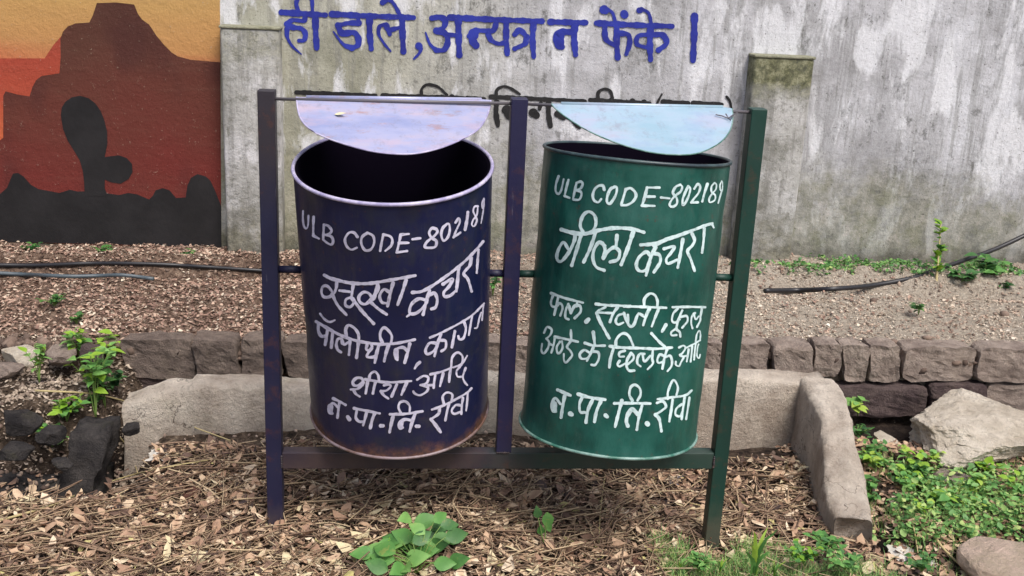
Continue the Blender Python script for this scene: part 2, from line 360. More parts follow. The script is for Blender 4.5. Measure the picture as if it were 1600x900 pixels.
def green(name, a, b, c_):
    M = Mat(name, .5, .4)
    c = M.ramp(M.attr('tone'), [(0, hexc(*a)), (.5, hexc(*b)), (1, hexc(*c_))])
    c = M.mix(M.math('MULTIPLY', M.mask(M.noise(60, 4, .6), .5, .7), .3), c, hexc(*b))
    c = M.mix(M.math('MULTIPLY', M.mask(M.noise(38, 7, .75), .58, .66), .45), c, hexc(168, 160, 88))
    M.col(c); M.bump(M.noise(90, 4, .6), .4, .002)
    tr = M.n('ShaderNodeBsdfTranslucent'); M.l(c, tr.inputs[0]); mx = M.n('ShaderNodeMixShader'); mx.inputs[0].default_value = .3
    out = M.nt.nodes['Material Output']; M.l(M.b.outputs[0], mx.inputs[1]); M.l(tr.outputs[0], mx.inputs[2]); M.l(mx.outputs[0], out.inputs[0])
    return M.m
GLEAF = green('fresh_green_leaf', (66, 112, 54), (98, 150, 76), (142, 186, 104))
COVERM = green('mixed_ground_cover_leaf', (70, 118, 62), (122, 168, 92), (192, 206, 128))
GYEL = green('yellow_green_leaf', (108, 150, 42), (142, 180, 60), (176, 196, 92))
GDARK = green('dark_green_leaf', (32, 66, 38), (54, 96, 54), (84, 128, 72))
BLACKM = Mat('black_plastic_pipe', .4, .5).col(hexc(34, 33, 36)).m
GREYP = Mat('blue_grey_plastic_hose', .45, .5).col(hexc(72, 82, 88)).m
STEM = Mat('pale_straw_stem', .7, .3).col(hexc(176, 160, 116)).m
GSTEM = Mat('green_stem', .6, .3).col(hexc(110, 136, 70)).m
PALEPL = Mat('dirty_white_plastic', .5, .5).col(hexc(196, 190, 180)).m

# ------------------------------------------------------------------ ground height
def vnoise(x, y, s, seed=0):
    x = np.asarray(x, float)*s; y = np.asarray(y, float)*s
    xi = np.floor(x).astype(np.int64); yi = np.floor(y).astype(np.int64); fx = x-xi; fy = y-yi
    fx = fx*fx*(3-2*fx); fy = fy*fy*(3-2*fy)
    def hsh(a, b):
        n_ = (a*374761393 + b*668265263 + seed*1442695041) & 0xffffffff
        n_ = ((n_ ^ (n_ >> 13))*1274126177) & 0xffffffff
        return ((n_ ^ (n_ >> 16)) & 0xffff)/65535.
    return (hsh(xi, yi)*(1-fx)+hsh(xi+1, yi)*fx)*(1-fy)+(hsh(xi, yi+1)*(1-fx)+hsh(xi+1, yi+1)*fx)*fy
def sst(a, b, v):
    t = np.clip((v-a)/(b-a), 0, 1); return t*t*(3-2*t)
BLK_Y = .80
def gz(x, y):
    x = np.asarray(x, float); y = np.asarray(y, float)
    fb = lambda s, k: vnoise(x, y, s, k)-.5
    front = -.016 - .078*sst(.1, .80, x) + .012*fb(5, 1)*2 + .012*fb(16, 2) + .008*fb(45, 3)
    front = front + .02*sst(.25, .43, y)*sst(-.5, -.2, x)
    # gutter on the left, ditch between kerb and stones
    gl = sst(-.60, -.72, x + .05*fb(8, 5) + (y-.25)*.25)*sst(.10, .20, y+.04*fb(9, 6))
    mound = sst(-.84, -.95, x + .05*fb(6, 7) - (y-.4)*.3)*sst(.36, .48, y)
    rub = .03 + .07*vnoise(x, y, 7, 8) + .03*vnoise(x, y, 25, 9)
    h = front*(1-gl) + (-.13 + .02*fb(12, 4))*gl
    h = h*(1-mound) + rub*mound
    rt = sst(1.22, 1.34, x)*sst(-.15, .05, y)
    h = h*(1-rt) + (-.075 + .05*vnoise(x, y, 7, 11))*rt
    d = sst(.5, .62, y)*(1-mound)
    h = h*(1-d) + (-.10 + .02*fb(14, 12))*d
    bed = sst(BLK_Y-.01, BLK_Y+.035, y + .02*fb(12, 13))
    bz = .150 + .028*sst(BLK_Y, 1.8, y) + .018*fb(5, 14) + .016*fb(17, 15) + .010*fb(60, 16) - .05*np.exp(-((y-1.44-.06*fb(3, 17)*2)/.03)**2) + .05*np.exp(-((y-1.54-.06*fb(3, 17)*2)/.05)**2) + .02*np.clip(fb(4, 19), 0, 1)*2
    h = h*(1-bed) + bz*bed
    far = sst(3.4, 6., np.abs(x-.3))+sst(-2.2, -4., y)
    return h*(1-np.clip(far, 0, 1)) - .03*np.clip(far, 0, 1)
def axis(lo, hi, fine0, fine1, st):
    a = list(np.arange(fine0, fine1, st)); v, s_ = fine1, st
    while v < hi: a.append(v); s_ *= 1.35; v += s_
    a.append(hi); v, s_ = fine0-st*1.35, st
    while v > lo: a.insert(0, v); s_ *= 1.35; v -= s_
    a.insert(0, lo); return np.array(sorted(set(a)))
xs = axis(-60, 60, -1.6, 2.7, .0125); ys = axis(-40, 60, -.75, 1.9, .0125)
GX, GY = np.meshgrid(xs, ys); GZ = gz(GX, GY)
nx, ny = len(xs), len(ys)
idx = np.arange(nx*ny).reshape(ny, nx)
fc = np.stack([idx[:-1, :-1].ravel(), idx[:-1, 1:].ravel(), idx[1:, 1:].ravel(), idx[1:, :-1].ravel()], -1)
g = mk('ground', np.stack([GX.ravel(), GY.ravel(), GZ.ravel()], -1), fc, GROUNDM); tag(g, kind='structure')
def gpt(px, py, lift=0.):
    """photo pixel -> point on the ground relief"""
    d = ray(px, py); t = np.linspace(1.6, 6, 900); P = CAM + t[:, None]*d
    k = np.argmax(P[:, 2] <= gz(P[:, 0], P[:, 1])+lift)
    return P[k]

# ------------------------------------------------------------------ ribbons of paint
def smooth_path(P, step=1.3):
    P = [np.array(p, float) for p in P]
    if len(P) == 2:
        n_ = max(2, int(np.linalg.norm(P[1]-P[0])/step)); return [P[0]+(P[1]-P[0])*i/n_ for i in range(n_+1)]
    Q = [2*P[0]-P[1]] + P + [2*P[-1]-P[-2]]; out = []
    for i in range(1, len(Q)-2):
        a, b, c, d = Q[i-1:i+3]; n_ = max(2, int(np.linalg.norm(c-b)/step))
        for k in range(n_):
            t = k/n_
            out.append(.5*((2*b)+(-a+c)*t+(2*a-5*b+4*c-d)*t*t+(-a+3*b-3*c+d)*t**3))
    out.append(P[-1]); return out
class Paint:
    def __init__(s, proj, off): s.proj, s.off, s.V, s.F, s.k = proj, off, [], [], 0
    def stroke(s, pts, wd, taper=None):
        C = smooth_path(pts); n_ = len(C)
        T = []
        for i in range(n_):
            t = C[min(i+1, n_-1)]-C[max(i-1, 0)]; L = np.linalg.norm(t); T.append(t/L if L > 1e-9 else np.array([1., 0]))
        st = []
        ph = random.random()*10
        wj = lambda i: wd*(1+.13*math.sin(ph+i*.29)+.07*math.sin(ph*3+i*.83))*(1.1-.2*i/max(1, n_))
        def wi(i):
            v = wj(i)/2
            if taper: v *= taper[0]+(taper[1]-taper[0])*i/max(1, n_-1)
            return v
        for q in (80, 50, 22): st.append((C[0]-T[0]*wi(0)*math.sin(R(q)), T[0], wi(0)*math.cos(R(q))))
        for i in range(n_): st.append((C[i], T[i], wi(i)))
        for q in (22, 50, 80): st.append((C[-1]+T[-1]*wi(n_-1)*math.sin(R(q)), T[-1], wi(n_-1)*math.cos(R(q))))
        s.k += 1; b = len(s.V)
        for j, (c, t, h) in enumerate(st):
            nn = np.array([-t[1], t[0]])
            o = s.off + s.k*1.1e-5 + j*6e-7
            for e in (-1, 1): s.V.append(s.proj(c+nn*h*e, o))
        for j in range(len(st)-1): s.F.append((b+2*j, b+2*j+1, b+2*j+3, b+2*j+2))
    def crop(s, ox, oy, sc, wd, txt):
        """strokes 'x,y x,y ; x,y ...' read off an enlarged crop; '*w' overrides the brush width"""
        for q in txt.split(';'):
            tk = q.split(); ww = wd; tp = None
            pts = []
            for a in tk:
                if a[0] == '*': ww = float(a[1:])
                elif a[0] == '~': tp = tuple(float(v) for v in a[1:].split(','))
                else:
                    u, v = a.split(','); pts.append((ox+float(u)/sc, oy+float(v)/sc))
            s.stroke(pts, ww, tp)
    def build(s, name, mat, parent): return mk(name, s.V, s.F, mat, parent)

# ------------------------------------------------------------------ boundary wall
WY = 1.84
wall = thing('boundary_wall', (.6, WY, .1), 'long grey weathered rendered wall with a desert mural, Hindi lettering and two pilasters', 'wall')
def slab_grid(x0, x1, z0, z1, yf, yb, nxx=120, nzz=60, amp=.0025):
    X = np.linspace(x0, x1, nxx); Z = np.linspace(z0, z1, nzz); XX, ZZ = np.meshgrid(X, Z)
    YY = yf + amp*(vnoise(XX, ZZ, 2.5, 21)-.5)
    V = np.stack([XX.ravel(), YY.ravel(), ZZ.ravel()], -1).tolist(); n0 = len(V)
    Fc = [(j*nxx+i, j*nxx+i+1, (j+1)*nxx+i+1, (j+1)*nxx+i) for j in range(nzz-1) for i in range(nxx-1)]
    V += [(x0, yb, z0), (x1, yb, z0), (x1, yb, z1), (x0, yb, z1)]
    a, b, c, d = n0, n0+1, n0+2, n0+3
    Fc += [(a, d, c, b)]
    Fc.append(tuple([a]+[j*nxx for j in range(nzz)]+[d])); Fc.append(tuple([c]+[j*nxx+nxx-1 for j in range(nzz-1, -1, -1)]+[b]))
    Fc.append(tuple([d]+[(nzz-1)*nxx+i for i in range(nxx)]+[c])); Fc.append(tuple([b]+[i for i in range(nxx-1, -1, -1)]+[a]))
    return V, Fc
V, Fc = slab_grid(-6, 8, -.1, 2.3, WY, WY+.23, 200, 40, .0)
mk('render', V, Fc, WALLM.m, wall, smooth=False)
def rbox(x0, x1, y0, y1, z0, z1, bev=.01, seg=3, namp=0., sub=0, nscale=9, seed=0):
    bm = bmesh.new(); bmesh.ops.create_cube(bm, size=1)
    for v in bm.verts: v.co = Vector((x0+(v.co.x+.5)*(x1-x0), y0+(v.co.y+.5)*(y1-y0), z0+(v.co.z+.5)*(z1-z0)))
    if sub: bmesh.ops.subdivide_edges(bm, edges=bm.edges[:], cuts=sub, use_grid_fill=True)
    if bev and not sub: bmesh.ops.bevel(bm, geom=bm.edges[:], offset=bev, segments=seg, affect='EDGES', profile=.5)
    if namp:
        for v in bm.verts: v.co += mnoise.noise_vector(v.co*nscale+Vector((seed, seed*2.3, 0)))*namp + mnoise.noise_vector(v.co*nscale*3.1+Vector((seed*1.7, 0, 5)))*namp*.4
    V = [tuple(v.co) for v in bm.verts]; bm.verts.index_update(); Fc = [tuple(v.index for v in f.verts) for f in bm.faces]; bm.free(); return V, Fc
CAPM = concrete('pale_lichened_mortar', (150, 150, 124), (190, 188, 164), (110, 108, 80), 2, .3)
def pilaster(pxl, pxr, pyt, mat, label):
    a = onY(pxl, pyt, WY-.08); b = onY(pxr, pyt, WY-.08); zt = (a[2]+b[2])/2
    V, Fc = rbox(a[0], b[0], WY-.08, WY+.01, -.05, zt, .012, 3)
    p = mk('pilaster', V, Fc, mat, wall); tag(p, label)
    # a cap line of mortar a touch proud of the shaft
    V, Fc = rbox(a[0]-.003, b[0]+.003, WY-.084, WY+.012, zt-.004, zt+.007, .004, 3)
    mk('mortar_cap', V, Fc, CAPM, p)
    return a, b, zt
zr = onY(1225, 90, WY-.08)[2]; zl = onY(390, 42, WY-.08)[2]
pilaster(1180, 1274, 90, pilaster_material(zr, 'mossy_pilaster_render'), 'pilaster with mossy top ending below the lettering')
pilaster(343, 436, 44, pilaster_material(zl, 'grey_pilaster_render', .45), 'pilaster between the mural and the lettering')
# mural
def wproj(off0):
    def f(p, o): 
        q = onY(p[0], p[1], WY); q[1] = WY-.0008-o; return q
    return f
mural = mk('mural', [onY(x, y, WY)-np.array([0, .002, 0]) for x, y in ((-900, -140), (343, -140), (346, 388), (-900, 350))], [(0, 3, 2, 1)], mural_sky(), wall, smooth=False)
def wpoly(name, pts, mat, d, sc=2.142):
    V = [onY(x/sc, y/sc, WY)-np.array([0, d, 0]) for x, y in pts]
    mk(name, V, [tuple(range(len(V)))[::-1]], mat, mural, smooth=False)
DARKM = mural_dark(); REDM = mural_red(); ROCKPM = mural_rock()
wpoly('painted_red_sky', [(-1500, 205), (-600, 190), (0, 195), (150, 195), (180, 150), (215, 110), (260, 200), (200, 330), (60, 480), (-1500, 600)], REDM, .0028)
wpoly('painted_butte', [(-1500, 700), (-1500, 520), (-700, 500), (-400, 380), (-380, 470), (0, 470), (12, 460), (12, 320), (20, 305), (60, 316), (100, 322), (110, 290), (122, 268), (140, 254), (200, 245), (204, 190), (203, 130), (212, 105), (228, 88), (255, 78), (300, 75), (312, 50), (325, 10), (390, 8), (450, 15), (462, 45), (475, 64), (500, 82), (525, 120), (550, 150), (575, 175), (595, 188), (640, 200), (738, 208), (741, 760), (0, 740)], ROCKPM, .0036)
wpoly('painted_dark_ground', [(-1500, 640), (-900, 610), (-500, 660), (-60, 645), (0, 650), (25, 628), (36, 600), (45, 580), (62, 578), (80, 590), (105, 618), (130, 632), (200, 645), (235, 634), (260, 640), (290, 640), (350, 645), (400, 652), (430, 645), (460, 650), (500, 667), (512, 655), (522, 636), (545, 629), (568, 636), (590, 662), (622, 660), (628, 620), (640, 594), (662, 582), (690, 590), (705, 604), (722, 640), (741, 690), (742, 828), (400, 818), (0, 808), (-1500, 790)], DARKM, .0044)
wpoly('painted_cactus', [(205, 385), (208, 360), (220, 340), (242, 325), (270, 320), (298, 328), (320, 345), (338, 370), (350, 400), (360, 440), (361, 480), (352, 525), (372, 522), (400, 519), (425, 528), (443, 548), (445, 575), (432, 598), (405, 614), (375, 610), (352, 600), (352, 630), (362, 655), (285, 655), (283, 610), (278, 570), (268, 535), (250, 505), (228, 470), (212, 430)], DARKM, .0052)
# blue slogan
P = Paint(wproj(0), .002)
P.crop(440, 0, 7.273, 8.6, '0,140 250,155 500,170 *9.5;270,190 250,235 130,228 60,262 *7;60,272 130,310 225,325 272,385 255,455 200,462 *8;62,330 66,420 120,520 225,615 *7 ~1,.35;385,180 388,350 400,545 *9.5;190,120 168,40 200,-50 270,-75 340,-20 352,120 *6.5')
P.crop(440, 0, 7.273, 8.6, '575,160 1000,182 1500,200 *9;868,200 880,255 *7;880,262 760,262 640,290 *8;640,285 690,375 820,370 870,430 868,510 800,545 *9.5;800,545 700,500 590,360 *8 ~1,.3;1000,200 1002,380 1020,555 *9.5;1190,275 1115,300 1105,390 1170,500 1240,582 *6.5 ~1,.5;1190,290 1230,390 *8;1235,340 1350,310 *7;1372,200 1375,380 1385,585 *9.5;1150,32 1215,-5 1280,50 1345,170 *6.5;1150,28 1165,25 *9')
P.crop(640, 0, 7.62, 8.6, '108,545 112,550 *12;140,580 110,640 50,700 *6 ~1,.5;265,215 360,205 425,245 400,330 320,365 *9;320,365 430,400 455,500 410,590 320,600 *9;320,600 240,520 190,385 *7 ~1,.35;430,410 560,420 *8;480,207 1000,232 1575,252 *9;580,215 583,430 592,655 *10;940,368 820,362 *8;790,370 710,430 *10;760,400 750,480 790,540 *14;1032,260 1005,350 925,385 *8;930,390 970,475 1060,520 1150,500 *7.5;1150,260 1150,440 1162,640 *9;1250,410 1310,360 1390,425 *8.5;1395,440 1370,520 1250,580 *8;1475,270 1465,480 1478,675 *9')
P.crop(780, 0, 4.444, 9, '355,152 600,157;525,165 520,270 530,380 *10;500,222 430,224 392,255 405,312 435,325 *10;418,262 424,308 *15;675,160 900,172 1200,182;732,180 740,270 800,315 *8.5;815,180 815,290 822,400 *9.5;835,230 895,242 905,300 882,375 *8;728,68 735,72 *12;745,62 785,88 805,150 *5.5;866,95 870,102 *13;972,72 980,73 *10;985,62 1035,90 1055,160 *5.5;1050,190 1045,300 1050,415 *9.5;1030,240 965,250 955,305 1020,330 *7;1065,240 1135,245 1160,300 1105,348 *9;1355,112 1352,260 1345,420 *10')
P.build('blue_lettering', BLUE_LET, wall)
P = Paint(wproj(0), .002)
P.crop(0, 0, 1, 7, '463,144 587,149 *6.6;598,149 757,154 *6.6;767,151 914,158 *6.6;922,156 1015,161 *6.6;1036,159 1075,161 *7;1083,161 1128,163 *7;659,150 659,139 668,132 685,136 698,148 *4.5;776,152 776,141 786,135 798,138 812,147 *4.5;776,160 775,175 778,196 *8;792,172 796,181 *15;800,168 812,168 *6;814,160 814,196 *8;845,160 843,170 *6;833,176 838,180 *14;857,162 857,178 860,197 *8;871,178 880,184 *10;880,182 892,186 901,198 *5;905,162 905,198 *8;934,154 935,144 944,139 953,142 957,153 *5;1025,165 1029,156 1034,147 *3.5;1135,151 1140,158 1143,170 *3.5')
# the part of the line that the lids mostly cover
P.crop(0, 0, 1, 6, '500,150 500,192 *8;482,170 488,176 *12;490,168 500,168;533,150 533,192 *8;516,172 520,178 *12;524,150 524,166;560,152 556,166 548,172 562,186 *6;612,152 612,170 626,172;628,152 628,194 *8;642,152 642,194 *8;690,152 690,194 *8;664,180 658,168 668,166 674,176 684,170 *5;706,152 706,194 *8;730,153 730,194 *8;728,165 716,168 716,178 728,176 *5;732,166 744,168 742,180 *5;955,156 955,192 *8;940,158 936,168 930,172 942,186 *6;975,180 970,172 980,168 985,176;988,158 988,192 *8;1006,160 1006,194 *8;1044,162 1044,178 1054,178;1058,162 1058,194 *7;1104,180 1098,172 1106,168;1118,163 1118,194 *7')
P.build('black_lettering', BLACK_LET, wall)

# ------------------------------------------------------------------ bin stand
def tube_box(x, y, z0, z1, wx, wy, name, mat, parent, tilt=0.):
    V, Fc = rbox(x-wx/2, x+wx/2, y-wy/2, y+wy/2, z0, z1, .002, 2)
    V = [(v[0]+tilt*(v[2]-.5), v[1], v[2]) for v in V]
    return mk(name, V, Fc, mat, parent, smooth=False)
def cyl(p0, p1, r, name, mat, parent, seg=12, attrs=False):
    p0 = Vector([float(a) for a in p0]); p1 = Vector([float(a) for a in p1]); ax = (p1-p0).normalized()
    u = ax.orthogonal().normalized(); v = ax.cross(u); V = []
    for p in (p0, p1):
        for k in range(seg): a = 2*math.pi*k/seg; V.append(tuple(p+u*r*math.cos(a)+v*r*math.sin(a)))
    Fc = [(k, (k+1) % seg, seg+(k+1) % seg, seg+k) for k in range(seg)]+[tuple(range(seg))[::-1], tuple(range(seg, 2*seg))]
    return mk(name, V, Fc, mat, parent)
stand = thing('bin_stand', (.23, 0, 0), 'painted steel stand with navy and green posts holding both drum bins', 'stand')
XL, XM, XR = onY(417, 145)[0], onY(811, 160)[0], onY(1183, 175)[0]
ZT = [onY(416, 140)[2], onY(812, 153)[2], onY(1183, 169)[2]]
PW = .036
tag(tube_box(XL, 0, -.04, ZT[0], PW, PW, 'post', NAVY, stand), 'left post, dull brown at the top and navy below')
tag(tube_box(XM, 0, .178, ZT[1], PW, PW, 'post', NAVY2, stand), 'middle post, violet navy')
tag(tube_box(XR, 0, -.13, ZT[2], PW, PW, 'post', GREENP, stand), 'right post, green')
zb0, zb1 = onY(780, 728)[2], onY(780, 703)[2]
V, Fc = rbox(XL+PW/2+.001, XR-PW/2-.001, -.017, .017, zb0, zb1, .002, 2); mk('bottom_rail', V, Fc, rail_mat(), stand, smooth=False)
ZR0 = onY(445, 155)[2]
cyl((XL+PW/2, 0, ZR0), (XM-PW/2, 0, onY(780, 161)[2]), .0035, 'hinge_rod', ROD, stand)
cyl((XM+PW/2, 0, onY(830, 163)[2]), (XR-PW/2, 0, onY(1165, 175)[2]), .0035, 'hinge_rod', ROD, stand)
def weld(x, z, n_, vert):
    V = []; Fc = []
    bm = bmesh.new()
    for i in range(n_):
        M_ = Matrix.Translation((x+(0 if vert else (i-n_/2)*.0045), -.0175, z+((i-n_/2)*.0045 if vert else 0))) @ Matrix.Rotation(random.random(), 4, 'Y')
        bmesh.ops.create_icosphere(bm, subdivisions=1, radius=.0034*random.uniform(.8, 1.25), matrix=M_)
    V = [tuple(v.co) for v in bm.verts]; bm.verts.index_update(); Fc = [tuple(v.index for v in f.verts) for f in bm.faces]; bm.free()
    mk('weld_bead', V, Fc, RAILM.m, stand)
weld(XL+PW/2, (zb0+zb1)/2, 7, True); weld(XR-PW/2, (zb0+zb1)/2, 7, True); weld(XM, zb1+.001, 7, False)

# ------------------------------------------------------------------ bins
class Bin:
    def __init__(s, cx, r, a, b, t, d):
        s.c = np.array([cx, 0, .617]); s.r = r
        s.ax = np.array([math.sin(b), -math.sin(a)*math.cos(b), math.cos(a)*math.cos(b)])
        u = np.cross([0, 1, 0], s.ax); s.u = u/np.linalg.norm(u); s.w = np.cross(s.ax, s.u); s.t, s.d = t, d
    def pt(s, th, k, r=None): return s.c + s.ax*k + (s.r if r is None else r)*(s.u*math.cos(th)+s.w*math.sin(th))
    def disp(s, th, k):
        q = Vector((math.cos(th)*2.1+s.c[0]*9, math.sin(th)*2.1, k*6.5)); q2 = q*2.6
        return -.0030*max(0, mnoise.noise(q))*2.6-.0012*max(0, mnoise.noise(q2))*2
    def proj(s, p, o):
        q = s.proj0(p, o); e = q-s.c
        return s.proj0(p, o+s.disp(math.atan2(e@s.w, e@s.u), e@s.ax))
    def proj0(s, p, o):
        d = ray(p[0], p[1]); rr = s.r+o; e = CAM-s.c
        dp = d-s.ax*np.dot(d, s.ax); ep = e-s.ax*np.dot(e, s.ax)
        A = dp@dp; B = 2*dp@ep; Cc = ep@ep-rr*rr; D = B*B-4*A*Cc
        q = (-B-math.sqrt(max(D, 0)))/(2*A); return CAM+d*q
def lathe(B, prof, seg=96, jit=None):
    V = []; hs = []; us = []
    for (r_, k) in prof:
        for i in range(seg):
            th = 2*math.pi*i/seg; rr = r_ + (jit(th, k) if jit and r_ > B.r-.004 else 0)
            V.append(B.pt(th, k, rr)); hs.append((k+B.d)/(B.t+B.d)); us.append(abs(((th+math.pi/2) % (2*math.pi))-math.pi)*1.4+3)
    Fc = [(j*seg+i, j*seg+(i+1) % seg, (j+1)*seg+(i+1) % seg, (j+1)*seg+i) for j in range(len(prof)-1) for i in range(seg)]
    return V, Fc, hs, us
def torus(B, k, R_, r_, name, mat, parent, seg=96, wob=0.):
    V = []; ns = 10
    for i in range(seg):
        th = 2*math.pi*i/seg; kk = k+wob*math.sin(th*3+1)
        for j in range(ns):
            a = 2*math.pi*j/ns; V.append(B.pt(th, kk+r_*math.sin(a), R_+r_*math.cos(a)))
    Fc = [(i*ns+j, ((i+1) % seg)*ns+j, ((i+1) % seg)*ns+(j+1) % ns, i*ns+(j+1) % ns) for i in range(seg) for j in range(ns)]
    return mk(name, V, Fc, mat, parent)
def build_bin(B, label, mat, rim1, rim2, rt, rb, xl, xr):
    foot = B.c-B.ax*B.d
    t = thing('drum_bin', foot, label, 'litter bin')
    jit = lambda th, k: .0007*math.sin(3*th+1)+.0009*mnoise.noise(Vector((math.cos(th)*1.5, math.sin(th)*1.5, k*5)))
    n_ = 60; prof = [(B.r, -B.d+(B.t+B.d)*i/n_) for i in range(n_+1)]
    V, Fc, hs, us = lathe(B, prof, seg=160, jit=lambda th, k: B.disp(th, k)*min(1, max(0, (B.t-k)/.03))*min(1, max(0, (k+B.d)/.03)))
    body = mk('body', V, Fc, mat, t, attrs={'h': hs, 'u': us})
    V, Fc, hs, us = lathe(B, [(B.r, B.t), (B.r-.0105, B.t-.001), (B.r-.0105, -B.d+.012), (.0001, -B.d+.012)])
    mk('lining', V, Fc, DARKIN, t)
    V, Fc, hs, us = lathe(B, [(B.r-.001, -B.d+.004), (.0001, -B.d+.004)]); mk('base_plate', V, Fc, mat, t, attrs={'h': hs, 'u': us})
    torus(B, B.t, B.r, rt, 'top_rim', rim1, t, wob=.0006)
    torus(B, -B.d+.003, B.r+.001, rb, 'bottom_rim', rim2, t, wob=.0008)
    for x0, sgn in ((xl, -1), (xr, 1)):
        cyl((x0, 0, .617), (B.c[0]+sgn*(B.r-.004), 0, .617), .0085, 'pivot_pin', GREENP if B.c[0] > .3 else NAVY, t)
    return t
BL = Bin(-.0279, .2109, .2097, -.0338, .2583, .3651)
BG = Bin(.4912, .2081, -.065, .0434, .2807, .3671)
binL = build_bin(BL, 'navy blue drum bin tilted forward with open dark mouth and rusty foot', BLUEBIN, RIM_B, RIM_B2, .0042, .0034, XL+PW/2, XM-PW/2)
binG = build_bin(BG, 'green drum bin hanging upright beside the navy one', GREENBIN, RIM_G, RIM_G2, .0040, .0034, XM+PW/2, XR-PW/2)
def words(B, parent, mat, lines):
    for lines_ in lines:
        P = Paint(B.proj, .0011)
        for ox, oy, sc, wd, txt in lines_: P.crop(ox, oy, sc, wd, txt)
        P.build('painted_lettering', mat, parent)
